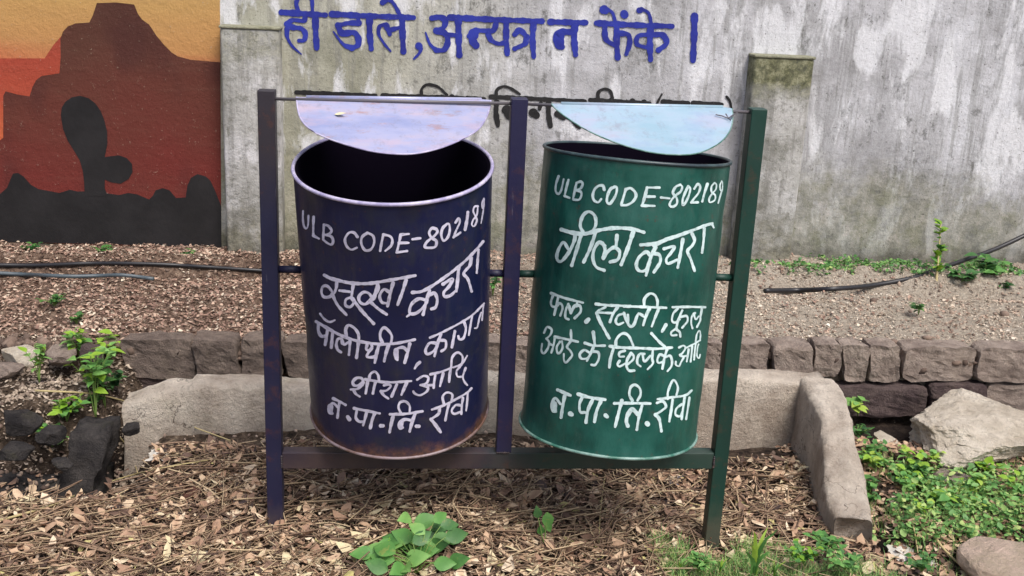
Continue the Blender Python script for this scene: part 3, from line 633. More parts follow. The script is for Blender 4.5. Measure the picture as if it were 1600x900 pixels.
words(BL, binL, WHITE_B, [
 [(455, 320, 10, 3.9, '185,95 183,200 195,320 232,372 262,320 270,170 *3;350,190 345,330 345,480;345,480 435,530;510,310 505,430 500,540;510,310 580,330 630,400 600,450 540,470;540,470 630,500 655,570 630,620 570,600 500,545;1035,500 980,435 900,440 840,540 870,650 940,700 1025,670;1190,440 1110,500 1095,600 1150,705 1240,700 1295,600 1280,490 1200,440;1440,460 1415,580 1390,720;1440,465 1540,490 1580,550 1560,640 1470,720'),
  (615, 300, 9, 3.9, '100,600 215,590;100,600 75,720 45,850;75,715 210,715;45,850 190,830;265,665 375,650;600,520 540,510 500,570 530,640 600,690 585,770 500,785 440,770 470,700 570,620 615,560 600,520 *4.2;750,450 690,510 670,600 700,685 760,640 790,540 780,450 745,450;870,430 915,370 930,430 880,540 840,640 *3.2;840,640 940,570 *3.4;1045,285 1030,400 1005,530 *4.8;1185,200 1140,205 1120,270 1150,340 1170,400 1135,480 1100,460 1120,390 1170,320 1185,200 *2.8;1270,90 1245,150 1248,230 1272,200 1272,95 *1.9;1272,100 1262,250 1230,440 *2.2')],
 [(490, 380, 6.925, 4.6, '115,345 200,385 400,430 600,435 850,395 1100,350 *5.2;250,420 245,480 220,540 170,580 110,580 85,530 100,470 150,465 205,530 *4.4;200,550 260,670 355,775;280,512 390,525 *4;430,440 410,580;405,585 350,610 345,670 395,690 432,645 400,590 *4;420,600 520,730 650,870 *5;690,440 700,500 660,560 570,655 505,640 490,580 540,530 600,545 640,610 *4.8;690,470 650,600 *6;620,640 700,710 790,770;860,430 830,540 800,680 *5;820,530 760,500 715,570 740,640 800,650 *4.4;1000,400 960,530 910,665 *5'),
  (630, 370, 6.92, 4.6, '100,602 200,590 330,520 500,400 650,280 780,150 865,50 *4.6;285,580 250,700 215,840 *5;260,690 170,670 90,730 70,820 130,830 200,780 255,710 *4.8;70,840 40,862 *3;290,625 340,610 368,680 350,760 305,780 *4.8;430,512 530,455 500,530 440,600 450,645 510,635 570,580 *4.8;600,330 590,450 575,590 *5;735,230 720,310 655,395 700,460 740,590 *4.6;815,140 805,260 795,390 *3.8')],
 [(485, 480, 8.89, 4.4, '135,90 200,170 270,205 340,180 *3.4;80,200 200,270 400,380 600,455 800,495 1000,515 1200,500 1450,450 *4.6;110,230 112,330 150,400 215,400 *5;240,300 222,420 205,520 *5;310,350 300,450 290,560 *5;445,500 430,440 380,445 360,520 380,590 425,625;440,470 470,520 520,490;550,460 545,560 535,660;670,480 655,590 640,700 *5;500,400 490,310 530,250 610,290 665,370 672,450 *4.6;785,530 775,580 810,600 855,560 850,525;850,570 800,640 790,690 880,690 930,640;950,530 920,640 895,770 *5;1085,530 1050,640 1025,750 *5;1000,490 970,420 975,340 1020,285 1080,320 1130,400 1120,500;1340,600 1290,560 1220,570 1170,620 1185,690 1208,730;1190,600 1198,710 *6.5;1380,510 1350,630 1310,770 *5;1520,765 1480,800 1450,850 *4.2'),
  (640, 460, 6.43, 3.6, '205,435 330,380 520,280 640,200 750,90 *3.3;315,400 280,500 250,620 *4.6;275,490 200,490 160,560 180,600 240,570 280,510 *4.2;310,460 362,470 360,540 320,570 *4.2;455,370 440,450 425,530 *4.4;550,280 565,350 540,440 500,450 490,420 *3.8;630,210 610,320 595,410 *3.2;655,340 680,330 700,240 720,180 *2.6;745,90 735,180 728,260 *2.4')],
 [(500, 570, 7.5, 4, '510,210 490,160 430,155 385,200 400,240 450,240 500,200 *4.4;500,230 440,280 360,290;390,290 420,340 465,372;560,180 550,250 535,335 *4.6;530,170 700,198 850,205 1070,190;650,200 635,260 620,335 *4.6;575,170 590,110 640,80 680,120 692,190;750,240 800,230 830,250 780,300 715,310 *3.6;715,310 750,360 800,395 *4.2;900,230 870,300 840,370 *4.6;1015,210 985,280 955,350 *4.6'),
  (630, 540, 6, 3.6, '130,320 190,285 235,300 220,350 160,370;165,370 230,390 220,430 160,465 110,450 95,430;230,372 290,370;255,270 340,250 440,215;300,280 290,340 285,395 *4;375,260 360,320 345,380 *4;445,215 435,280 430,340 *4;450,205 460,110 510,65 555,100 550,170 520,200;470,205 550,170 600,95 *3;530,200 500,240 510,290 560,290 *3;585,210 560,290 575,340 600,370 *3.2')],
 [(500, 570, 7.5, 4.2, '155,395 230,430 300,470;230,440 215,530 205,620;210,495 150,450 105,500 110,560 145,570;122,490 128,548 *7.5;325,610 345,640 *6;400,510 550,540 700,570;430,540 420,620 460,665 520,665;545,560 525,640 505,710;640,570 610,650 590,740 *5;712,715 740,715 *6.4;820,580 1000,575 1200,545;860,590 835,690 815,790 *5;950,570 920,500 940,440 1000,430 1050,480 1050,560 *3.8;1085,655 1000,640 940,670 925,720 940,750 970,735 *4.6;950,680 952,735 *7.5;1115,570 1080,670 1050,780 *5;1130,720 1160,720 *6'),
  (630, 540, 6, 3.6, '270,600 380,560 500,500 600,440 640,400;340,590 330,640 260,690 *4.2;260,690 300,740 350,810 *5.2;430,540 410,620 395,700 *4;385,560 370,480 410,440 460,460 450,530;545,560 490,560 455,610 480,640 540,620;560,490 550,560 545,640;605,440 600,520 590,610 *3.2')]])
words(BG, binG, WHITE_G, [
 [(855, 265, 10.667, 3.7, '190,110 150,230 140,350 180,405 230,350 275,160 *3.4;355,170 320,300 290,440 *3.6;290,440 370,470 *4;490,220 460,350 430,490;490,220 560,200 590,240 560,310 490,340;490,345 560,370 570,430 530,500 440,500;950,335 930,270 860,270 790,330 760,430 780,510 850,545 900,490 *4;1130,290 1060,320 1010,420 995,530 1040,570 1100,500 1150,400 1160,300 1120,285 *4.2;1310,330 1280,430 1235,580 *4;1310,330 1390,310 1460,370 1480,440 1430,530 1330,590 1240,590 *4.2'),
  (990, 265, 10.667, 3.6, '430,300 220,300;225,300 195,420 145,590 *4.6;190,450 350,450 *4;140,600 350,605 *4;460,465 600,480;780,250 700,290 655,380 680,430 720,480 720,570 650,620 600,590 630,510 700,430 780,370 810,290 780,250 *3.6;910,280 860,380 820,490 820,590 870,540 920,430 945,320 910,275 *3.6;1010,320 1070,240 1110,290 1080,390 1010,480 960,550 *3.4;960,550 1070,545 *3.8;1230,240 1185,380 1145,530 *3.8;1350,220 1300,280 1300,370 1360,430 1350,510 1270,545 1260,480 1310,400 1370,330 1380,250 1350,220 *2.7;1470,190 1440,260 1450,350 1478,330 1482,220 1465,188 *2;1478,330 1440,450 1410,560 *2.4')],
 [(860, 320, 7.5, 5, '130,290 250,325 400,340 560,300 750,272 950,282 1095,322 *6;290,350 280,420 220,550 130,660 80,640 85,550 150,440 210,520;360,350 310,520 250,710 *5.4;530,320 470,500 390,670 *5.4;380,320 350,240 380,130 450,80 520,130 532,230 500,300 *5;640,480 570,440 510,530 500,640 540,730 630,768;610,450 640,520 620,630 *5.4;620,620 680,540 750,500 810,550 790,640 700,670 *5.4;780,360 770,480 *5.4;970,320 910,500 830,700 *6'),
  (985, 330, 8.18, 5, '130,430 300,415 500,345 750,262 950,185 1050,155;300,440 500,355 700,290 *4.4;1040,160 1065,210 *3.4;320,460 250,620 200,820 *5.4;250,560 200,520 110,590 75,690 110,760 190,755 250,650 *5;300,540 370,560 380,650 300,780 *5;430,480 560,450 520,530 460,610 480,670 600,620 *4.4;670,360 640,540 605,720 *5;790,290 820,370 790,440 730,510 770,610 820,760 *4.6;945,220 935,380 915,530 *3.9')],
 [(850, 445, 10, 3.7, '110,130 300,200 450,240 610,280 *4;140,170 110,260 120,330 170,345 220,320;220,200 190,340 160,470 *4;210,290 270,300 290,370 255,480;380,300 340,400 335,510 385,540;390,330 420,440 *5;420,440 480,330 560,330 572,420 480,520 *4.4;520,260 510,340;660,575 695,540 *6;810,300 1000,320 1350,332 *4.2;960,350 860,400 820,440;820,440 890,600 1020,835 *4.8;830,430 990,440 1060,440;1150,350 1080,450 1030,580 *4.4;1250,450 1160,480 1120,570 1160,620 1240,590'),
  (975, 445, 10, 3.7, '0,335 300,345 660,360 *4;0,440 20,520 60,610;60,470 60,600 *4.2;70,620 110,655 160,610 220,460 290,470 *4.4;400,370 350,470 300,630 *4.6;230,450 310,500;540,380 490,500 435,650 *4;315,330 320,220 400,140 480,160 522,250 520,340 *4.2;655,625 595,730 *4.6;760,350 1000,345 1270,350 *3.8;840,370 770,450 750,560 800,590 870,540 *3.4;910,400 850,540 820,660 *3.6;890,500 980,490 990,570 910,670 *3.4;820,680 740,740 745,790 820,785 *3.4;820,700 870,740 880,810 *3.4;1110,440 1060,500 1050,600 1070,680 *3;1090,450 1120,540 1170,490 *3;1215,380 1195,500 1190,560 1140,660 *3.2')],
 [(835, 500, 10, 3.4, '150,200 200,110 270,150 250,230 190,290;190,290 230,350 210,440 150,520 110,480 120,370;230,370 290,400;320,270 300,390 265,510;320,262 500,300 680,340 *4;400,340 350,420 360,510 400,510 440,430 430,330;570,160 575,300 *3.6;560,340 510,420 560,480 590,550 540,620 490,665 460,620 460,530;790,360 930,400 1100,400 *4;920,190 945,400 *4.6;920,430 870,540 820,640 *4;860,510 780,470 710,530 730,600 820,600 870,540 *3.8;920,490 1000,510 1005,610 950,700 890,700 *3.8;1240,430 1190,600 1170,740 *4.6'),
  (960, 500, 10, 3.7, '-70,410 100,430 400,440 650,450 900,430 *4.4;20,400 30,310 90,230 160,210 230,260 295,400 *4.2;160,480 80,510 80,570 150,570;80,640 50,690 80,725 170,680;260,520 200,620 190,720 230,790 310,790 *4.2;260,520 300,560 290,620 210,690;470,530 400,530 360,600 360,680 410,725;440,540 470,650 560,560;600,480 590,600 600,680 520,770;580,210 700,340 790,420 *4.4;820,460 780,600 750,760 *4;770,560 710,540 670,620 690,670 770,650;800,580 870,560 900,640 890,720 830,800;1010,430 1080,400 1110,440 1060,520 1020,545 *3;1030,560 1080,580 1040,660 1010,720 960,700 960,650 *3;1080,570 1130,560 *2.6;1160,460 1145,560 1130,650 *3;1215,410 1205,530 1190,650 *3;1130,430 1250,370 1340,315 *2.8;1270,370 1255,500 1245,620 *2.8;1270,330 1290,220 1330,165 1345,220 1340,300 *2.4;1315,380 1300,430 1290,560 1325,595 1340,540 *2.2')],
 [(850, 590, 9, 4.2, '190,172 370,250 *5;290,260 260,420 240,560 *5;230,370 160,290 110,370 120,470 170,480;142,370 146,460 *8;370,508 392,520 *6.4;480,232 650,280 860,310 *5;540,270 500,370 510,480 580,490 *4.4;690,300 620,450 590,630 *5;800,330 740,470 710,620 *5;866,530 888,550 *6.6'),
  (960, 585, 8.571, 4, '0,388 200,385 480,390 *4.4;100,350 60,500 10,700 *5;240,350 200,270 220,170 280,140 340,190 350,270 310,350 *4;320,540 240,470 180,540 160,630 180,690 *6.5;370,420 330,560 300,740 *4.4;438,658 448,668 *6.6;580,332 750,310 950,280 1035,215 *3.8;570,382 650,360 690,430 640,480 550,540 *4;550,540 600,600 630,760 *4.8;780,340 760,480 735,630 *4.2;715,330 720,220 790,75 850,170 830,280 *3.4;900,400 830,460 820,540 880,560 910,500 *3.4;940,310 920,450 900,600 *3.6;1005,310 985,450 960,600 *3.2')]])

# lids: thin half discs pivoting on the rods
def lid(parent, outline, P0, n_, mat, edge, label, bulge=0.):
    n_ = np.array(n_, float); n_ /= np.linalg.norm(n_)
    pts = [onPlane(x, y, np.array(P0), n_) for x, y in outline]
    c2 = sum(pts)/len(pts); m_ = len(pts); V = []; rings = [1., .93, .7, .4, .1]
    mid = [(outline[0][0]+outline[1][0])/2]
    for sgn in (1, -1):
        for r_ in rings:
            for p in pts:
                q = c2+(p-c2)*r_; V.append(q+n_*(.0009*sgn+bulge*(1-r_**2)))
    Fc = []; nr = len(rings)
    for s_ in (0, 1):
        o = s_*nr*m_
        for j in range(nr-1):
            for i in range(m_):
                q = (o+j*m_+i, o+j*m_+(i+1) % m_, o+(j+1)*m_+(i+1) % m_, o+(j+1)*m_+i)
                Fc.append(q if s_ == 0 else q[::-1])
        q = tuple(o+(nr-1)*m_+i for i in range(m_)); Fc.append(q if s_ == 0 else q[::-1])
    for i in range(m_): Fc.append((i, nr*m_+i, nr*m_+(i+1) % m_, (i+1) % m_))
    o = mk('lid', V, Fc, mat, parent, smooth=False); tag(o, label)
    e0, e1 = onPlane(outline[0][0]+3, outline[0][1], np.array(P0), n_), onPlane(outline[22][0]-2, outline[22][1], np.array(P0), n_)
    cyl(e0, e1, .0046, 'rolled_hinge_edge', mat, o, 10)
    # folded lip round the curved edge
    return o, pts
def lip(parent, pts, r_, mat, name='lid_lip'):
    V = []; ns = 6; n_ = len(pts)
    for i, p in enumerate(pts):
        t = Vector(pts[min(i+1, n_-1)]-pts[max(i-1, 0)]).normalized(); u = t.orthogonal().normalized(); v = t.cross(u)
        for j in range(ns): a = 2*math.pi*j/ns; V.append(tuple(Vector(p)+u*r_*math.cos(a)+v*r_*math.sin(a)))
    Fc = [(i*ns+j, (i+1)*ns+j, (i+1)*ns+(j+1) % ns, i*ns+(j+1) % ns) for i in range(n_-1) for j in range(ns)]
    return mk(name, V, Fc, mat, parent)
def outl(top, curve):
    c = [tuple(p) for p in smooth_path(curve, 6)]
    n_ = 24; t = [(top[0][0]+(top[1][0]-top[0][0])*i/n_, top[0][1]+(top[1][1]-top[0][1])*i/n_) for i in range(1, n_)]
    return t, c
PH = R(20)
t_, c_ = outl(((463, 152), (767, 156)), [(767, 157), (763, 176), (754, 194), (741, 207), (710, 223), (675, 235), (636, 241), (584, 237), (531, 223), (494, 208), (474, 192), (466, 175), (463, 152)])
P0 = np.array([XL+.1, 0, ZR0-.001]); nL = (0, -math.sin(PH), math.cos(PH))
lidL, ptsL = lid(binL, t_+c_, P0, nL, LID_B, None, 'half disc lid, faded lavender with rusty marks')
lip(lidL, ptsL[len(t_):], .0018, RIM_B)
t_, c_ = outl(((862, 162), (1143, 168)), [(1144, 170), (1145, 184), (1142, 200), (1134, 214), (1119, 227), (1092, 239), (1060, 242), (1016, 238), (968, 225), (922, 206), (887, 185), (866, 168), (862, 162)])
P1 = np.array([XM+.1, 0, onY(1000, 167)[2]]); PH2 = R(22)
lidG, ptsG = lid(binG, t_+c_, P1, (.0, -math.sin(PH2), math.cos(PH2)), LID_G, None, 'half disc lid, faded pale blue')
lip(lidG, ptsG[len(t_):], .0016, RIM_G2)
# wire twist at the right end of the pale blue lid
lip(lidG, [onPlane(x, y, P1+np.array([0, 0, .006]), np.array([0, -math.sin(PH2), math.cos(PH2)])) for x, y in ((1118, 179), (1128, 181), (1138, 185), (1143, 181), (1152, 176))], .0014, ROD, 'wire_hook')
lip(lidG, [onPlane(x, y, P1+np.array([0, 0, .009]), np.array([0, -math.sin(PH2), math.cos(PH2)])) for x, y in ((1134, 178), (1141, 188), (1147, 178))], .0014, ROD, 'wire_hook')

# ------------------------------------------------------------------ kerb
def beam(name, secs, mat, parent, seed=0, amp=.009):
    """secs: centre x, y, half width, direction angle (radians), top z, bottom z, batter"""
    V = []; prof = []
    for (x, y, hw, an, zt_, zb_, bt) in secs:
        nxv = (math.cos(an+math.pi/2), math.sin(an+math.pi/2)); rr = .02
        pr = []
        for k in range(5): pr.append((-hw-bt*(1-k/4), zb_+(zt_-rr-zb_)*k/4))
        for a in (25, 50, 75): pr.append((-hw+rr-rr*math.cos(R(a)), zt_-rr+rr*math.sin(R(a))))
        for k in range(5): pr.append((-hw+rr+(2*hw-2*rr)*k/4, zt_))
        for a in (75, 50, 25): pr.append((hw-rr+rr*math.cos(R(a)), zt_-rr+rr*math.sin(R(a))))
        for k in range(5): pr.append((hw, zt_-rr-(zt_-rr-zb_)*k/4))
        for (u, z) in pr:
            p = Vector((x+nxv[0]*u, y+nxv[1]*u, z))
            p += mnoise.noise_vector(p*7+Vector((seed, 0, 0)))*amp + mnoise.noise_vector(p*24+Vector((seed, 3, 0)))*amp*.5 + mnoise.noise_vector(p*60+Vector((seed, 3, 0)))*amp*.25
            V.append(tuple(p))
    m_ = len(pr); n_ = len(secs)
    Fc = [(i*m_+j, i*m_+j+1, (i+1)*m_+j+1, (i+1)*m_+j) for i in range(n_-1) for j in range(m_-1)]
    Fc += [tuple(range(m_)), tuple((n_-1)*m_+j for j in range(m_))[::-1]]
    return mk(name, V, Fc, mat, parent)
kerb = thing('concrete_kerb', (.2, .55, 0), 'low pale concrete kerb boxing in the dry leaves behind the bins', 'kerb')
ka, kb = onZ(196, 597, .125), onZ(1285, 585, .125)
secs = []; n_ = 150
for i in range(n_+1):
    t = i/n_; x = ka[0]+(kb[0]-ka[0])*t; y = ka[1]+(kb[1]-ka[1])*t
    an = math.atan2(kb[1]-ka[1], kb[0]-ka[0]); zt_ = .128 if i > 9 else .095+.0035*i
    zt_ += .006*math.sin(t*17)+ (-.015 if t < .09 else 0)
    secs.append((x, y, .052, an, zt_, -.14, -.075*(1-t)+.0*t if 0 else .0))
# front face is battered towards the viewer: negative side is the front
secs = [(s[0], s[1]-.0, s[2], s[3], s[4], s[5], 0.028) for s in secs]
beam('back_beam', secs, KERBM, kerb, 1)
sa = onZ(1268, 588, .12); sb = onZ(1322, 792, -.02)
secs = []
for i in range(71):
    t = i/70; x = sa[0]+(sb[0]-sa[0])*t; y = sa[1]-.045+(sb[1]-sa[1])*t
    an = math.atan2(sb[1]-sa[1], sb[0]-sa[0])
    secs.append((x+.006, y, .054+.004*math.sin(t*9)-.006*t, an, .134-.135*sst(.35, 1., t)-.025*t, -.17, .006+.02*(1-t)))
beam('side_beam', secs, KERBM, kerb, 4, .010)

# ------------------------------------------------------------------ stone retaining edge
stones = thing('stone_edging', (.4, BLK_Y, 0), 'two courses of mauve stone blocks holding back the raised soil', 'stone edging')
def block(x0, x1, z0, z1, y, mat, seed):
    yo = random.uniform(-.012, .01)
    V, Fc = rbox(x0+.001, x1-.001, y+yo, y+.09, z0+.001, z1-.001, 0, 0, .0, 9)
    sk = random.uniform(-.12, .12); c = Vector(((x0+x1)/2, y+.04, (z0+z1)/2)); hx, hy, hz = (x1-x0)/2, .05, (z1-z0)/2; O = []
    for v in V:
        p = Vector(v); q = Vector(((p.x-c.x)/hx, (p.y-c.y)/hy, (p.z-c.z)/hz))
        k = (abs(q.x)**9+abs(q.y)**9+abs(q.z)**9)**(1/9); kk = max(abs(q.x), abs(q.y), abs(q.z)); q *= (kk/k if k > 0 else 1)
        p = Vector((c.x+q.x*hx, c.y+q.y*hy, c.z+q.z*hz))
        p += mnoise.noise_vector(p*13+Vector((seed, 0, 0)))*.008 + mnoise.noise_vector(p*38+Vector((seed, 0, 0)))*.005 + mnoise.noise_vector(p*90+Vector((seed, 0, 0)))*.003
        p.x += (p.z-c.z)*sk
        O.append(tuple(p))
    mk('stone', O, Fc, mat, stones, smooth=False)
def prow(xspx, yt, yb, y, mats):
    for i, (a, b) in enumerate(xspx):
        p = onY(a, (yt(a)+yb(a))/2, y); q = onY(b, (yt(b)+yb(b))/2, y); mx = (a+b)/2
        zt_ = onY(mx, yt(mx), y)[2]; zb_ = onY(mx, yb(mx), y)[2]
        block(p[0], q[0], zb_+random.uniform(-.003, .003), zt_+random.uniform(-.006, .006), y, random.choice(mats), i*7.3+a*.01)
up = [(190, 300), (303, 374), (377, 441), (444, 520), (523, 640), (643, 705), (708, 790), (793, 838), (841, 930), (933, 1000), (1003, 1076), (1079, 1130), (1133, 1200), (1207, 1270), (1273, 1314), (1317, 1356), (1359, 1408), (1414, 1525), (1528, 1620), (1624, 1700)]
prow(up, lambda x: 528+.0095*x, lambda x: 590+.006*x if x > 1300 else 592, BLK_Y-.03, [STONEM])
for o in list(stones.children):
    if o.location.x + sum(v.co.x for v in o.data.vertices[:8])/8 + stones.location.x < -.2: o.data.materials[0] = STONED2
lo = [(1180, 1296), (1300, 1450), (1454, 1541), (1545, 1660), (1665, 1760)]
prow(lo, lambda x: 601+.002*(x-1300), lambda x: 652, BLK_Y-.035, [STONEM, STONED])
lo2 = [(190, 330), (335, 450), (455, 600), (604, 740), (745, 900), (905, 1030), (1034, 1176)]
prow(lo2, lambda x: 594, lambda x: 648, BLK_Y-.03, [STONED])

# ------------------------------------------------------------------ rocks
def rock(name, c, size, mat, label, cat='stone', seed=0, cuts=14, sub=4, rot=0., group=None, parent=None, flat=.45, amp=.05):
    bm = bmesh.new(); bmesh.ops.create_icosphere(bm, subdivisions=sub, radius=1)
    rd = random.Random(seed)
    pl = []
    for _ in range(cuts):
        n_ = Vector((rd.gauss(0, 1), rd.gauss(0, 1), rd.gauss(0, 1))).normalized(); pl.append((n_, rd.uniform(.5, .85)))
    pl.append((Vector((rd.uniform(-.15, .15), rd.uniform(-.3, 0), 1)).normalized(), flat))
    for v in bm.verts:
        for n_, d in pl:
            k = v.co.dot(n_)-d
            if k > 0: v.co -= n_*k
        v.co += mnoise.noise_vector(v.co*2.5+Vector((seed, 0, 0)))*amp + mnoise.noise_vector(v.co*8+Vector((seed, 1, 0)))*amp*.45 + mnoise.noise_vector(v.co*20)*amp*.32 + mnoise.noise_vector(v.co*48)*amp*.14 + Vector((0, 0, amp*.35*abs(mnoise.noise(Vector((v.co.x*2, v.co.y*2, v.co.z*14+seed))))))
    M_ = Matrix.Rotation(rot, 3, 'Z')
    V = [tuple(Vector(c)+M_@Vector((v.co.x*size[0], v.co.y*size[1], v.co.z*size[2]))) for v in bm.verts]
    bm.verts.index_update(); Fc = [tuple(v.index for v in f.verts) for f in bm.faces]; bm.free()
    base = (c[0], c[1], c[2]-size[2]*.6)
    o = mk(name, V, Fc, mat, parent, loc=base if parent is None else None, smooth=False)
    if parent is None: tag(o, label, cat, group)
    return o
q = onZ(1530, 668, .02); rock('rock', (q[0]+.03, q[1]+.05, .0), (.31, .27, .115), ROCKM, 'large pale jagged sandstone rock lying among green weeds at the right', 'rock', 5, 26, 6, .1, flat=.48, amp=.06)
q = onZ(1385, 690, -.04); rock('rock', (q[0], q[1], -.05), (.055, .06, .05), ROCKM, 'small pale rock leaning against the left side of the large rock', 'rock', 12, 12, 3)
q = onZ(1590, 868, -.02); rock('rock', (q[0]+.02, q[1], -.04), (.16, .12, .055), ROCKP, 'smooth pinkish buff rock in the bottom right corner', 'rock', 22, 7, 4, flat=.6, amp=.03)
q = onZ(1475, 745, -.05); rock('rock', (q[0]+.03, q[1], -.06), (.06, .05, .035), STONEM, 'brown stone half sunk in weeds below the large rock', 'rock', 31, 10, 3)
q = gpt(296, 780); rock('rock', (q[0], q[1], q[2]+.01), (.033, .03, .024), BRICKM, 'brown brick fragment on the leaves left of the stand', 'stone', 41, 9, 3)
q = gpt(380, 790); rock('rock', (q[0], q[1], q[2]+.008), (.035, .028, .022), STONED, 'dark angular stone right beside the left post', 'stone', 43, 9, 3)
q = gpt(990, 885); rock('rock', (q[0], q[1], q[2]+.006), (.034, .03, .014), BRICKM, 'flat reddish stone at the bottom edge between the plant and the grass', 'stone', 46, 6, 3)
q = gpt(742, 705); rock('rock', (q[0], q[1], q[2]+.006), (.018, .015, .012), ROCKM, 'tiny pale pebble against the kerb behind the rail', 'stone', 47, 7, 2)
LR = [(35, 550, .06, .05, .045, ROCKM, 'pale rounded rock at the left edge of the raised bed', .06), (92, 552, .055, .05, .04, STONEM, 'brown rounded rock right of the pale one on the left', .06), (140, 548, .045, .045, .045, STONED, 'dark rock behind the left weeds', .06),
      (12, 575, .05, .04, .035, STONEM, 'brown rock in the far left heap below the pale rock', .05), (60, 600, .05, .04, .03, STONED, 'dark flat rock in the rubble heap on the left', .04), (115, 612, .05, .045, .03, ROCKM, 'buff rock in the rubble behind the yellow green weed', .03), (38, 650, .07, .06, .04, STONED, 'blackish rock on the rubble at the left edge', .02)]
for i, (px, py, a, b, c, m_, lb, z) in enumerate(LR):
    q = onY(px, py, BLK_Y-.06 if i < 3 else (BLK_Y-.14 if i < 6 else .5)); rock('rock', (q[0], q[1], q[2]-.005), (a, b, c), m_, lb, 'rock', 60+i, 12, 3, rot=i)
GR = [(30, 655, .06, .05, .045, 'black wet broken rock at the left edge above the gutter slab', .36), (78, 678, .045, .04, .03, 'dark broken rock in the gutter below the bright weed', .33), (20, 708, .06, .05, .03, 'flat blackened rock at the left edge in the gutter', .27), (98, 722, .03, .03, .022, 'small black stone against the upright gutter slab', .24), (205, 668, .022, .03, .022, 'small dark stone wedged beside the kerb end', .38)]
for i, (px, py, a, b, c, lb, yy) in enumerate(GR):
    q = onY(px, py, yy); rock('rock', (q[0], q[1], q[2]), (a, b, c), SLABM, lb, 'rock', 80+i, 14, 4, rot=i*1.3)
# gutter slab on the left
gut = thing('gutter_slab', onZ(150, 720, -.08), 'blackened broken concrete gutter slab standing beside the left end of the kerb', 'slab')
a = onZ(118, 640, .10); 
def slab(name, px0, px1, yf, dep, z0, z1, seed, lean=0., mat=SLABM, parent=None):
    p0 = onY(px0, 700, yf)[0]; p1 = onY(px1, 700, yf)[0]
    V, Fc = rbox(p0, p1, yf, yf+dep, z0, z1, 0, 0, .016, 11, 11, seed)
    V = [tuple(Vector(v)+mnoise.noise_vector(Vector(v)*40)*.006) for v in V]
    V = [(v[0]+lean*(v[2]-z0), v[1]+.3*(v[2]-z0), v[2]) for v in V]
    return mk(name, V, Fc, mat, parent)
slab('upright_slab', 78, 136, .26, .10, -.12, .085, 3, .20, SLABM, gut)
slab('bed_slab', -70, 118, .14, .28, -.18, -.080, 9, 0, SLABM, gut)

# ------------------------------------------------------------------ litter
def leaf_cloud(name, X, Y, size, asp, mat, tone, zlift, tilt, kind='stuff', curl=.35, zfun=None, seed=0):
    n_ = len(X); rg = np.random.default_rng(seed)
    L = size; W = size*asp
    # local verts: base, 3 rows of left/mid/right, tip
    rows = [(-.5, 0, 0, 0)]
    st = np.array([-.28, .02, .30]); wd = np.array([.72, 1., .62])
    cur = rg.uniform(-1, 1, n_)*curl; fold = rg.uniform(-.2, .9, n_)*.5
    P = np.zeros((n_, 11, 3)); P[:, 0, 0] = -.5*L; P[:, 10, 0] = .5*L
    P[:, 0, 2] = cur*L*.25*2; P[:, 10, 2] = cur*L*.25*2*rg.uniform(.3, 1.2, n_)
    for r_ in range(3):
        for s_ in range(3):
            k = 1+r_*3+s_; e = s_-1
            P[:, k, 0] = st[r_]*L + rg.uniform(-.05, .05, n_)*L
            P[:, k, 1] = e*wd[r_]*W*.5*(1+rg.uniform(-.2, .2, n_))
            P[:, k, 2] = cur*L*(st[r_]*2)**2*.5 + abs(e)*fold*W*.45
    a = rg.uniform(0, 2*np.pi, n_); tx = rg.normal(0, tilt, n_); ty = rg.normal(0, tilt, n_)
    flip = np.where(rg.random(n_) < .4, -1, 1); P[:, :, 2] *= flip[:, None]
    ca, sa_ = np.cos(a), np.sin(a)
    x, y, z = P[..., 0], P[..., 1], P[..., 2]
    # tilt about x then y, then spin
    y2 = y*np.cos(tx)[:, None]-z*np.sin(tx)[:, None]; z2 = y*np.sin(tx)[:, None]+z*np.cos(tx)[:, None]
    x2 = x*np.cos(ty)[:, None]+z2*np.sin(ty)[:, None]; z3 = -x*np.sin(ty)[:, None]+z2*np.cos(ty)[:, None]
    xw = x2*ca[:, None]-y2*sa_[:, None]+X[:, None]; yw = x2*sa_[:, None]+y2*ca[:, None]+Y[:, None]
    base = (gz(X, Y) if zfun is None else zfun(X, Y))+zlift
    zw = z3+base[:, None]
    T = [(0, 1, 2), (0, 2, 3)]
    for r_ in range(2):
        o = 1+r_*3
        T += [(o, o+3, o+1), (o+1, o+3, o+4), (o+1, o+4, o+2), (o+2, o+4, o+5)]
    T += [(7, 10, 8), (8, 10, 9)]
    T = np.array(T)
    Fc = (T[None]+(np.arange(n_)*11)[:, None, None]).reshape(-1, 3)
    o = mk(name, np.stack([xw, yw, zw], -1).reshape(-1, 3), Fc, mat, None, smooth=False, attrs={'tone': np.repeat(tone, 11)})
    return o
def stick_cloud(name, X, Y, length, rad, mat, tone, zlift, seed=0, ang=None):
    n_ = len(X); rg = np.random.default_rng(seed); a = rg.uniform(0, np.pi, n_) if ang is None else ang
    d = np.stack([np.cos(a), np.sin(a), rg.normal(0, .12, n_)], -1); side = np.stack([-np.sin(a), np.cos(a), np.zeros(n_)], -1)
    c = np.stack([X, Y, gz(X, Y)+zlift], -1); P = []
    for j, t in enumerate((-.5, 0, .5)):
        bend = (0 if j != 1 else 1)*rg.normal(0, .08, n_)*length
        for k in range(3):
            th = 2*np.pi*k/3; q = c + d*(t*length)[:, None] + side*(bend+rad*np.cos(th))[:, None]; q[:, 2] += rad*np.sin(th); P.append(q)
    P = np.stack(P, 1); T = []
    for j in range(2):
        for k in range(3): T.append((j*3+k, j*3+(k+1) % 3, j*3+3+(k+1) % 3, j*3+3+k))
    T = np.array(T); Fc = (T[None]+(np.arange(n_)*9)[:, None, None]).reshape(-1, 4)
    return mk(name, P.reshape(-1, 3), Fc, mat, None, smooth=True, attrs={'tone': np.repeat(tone, 9)})
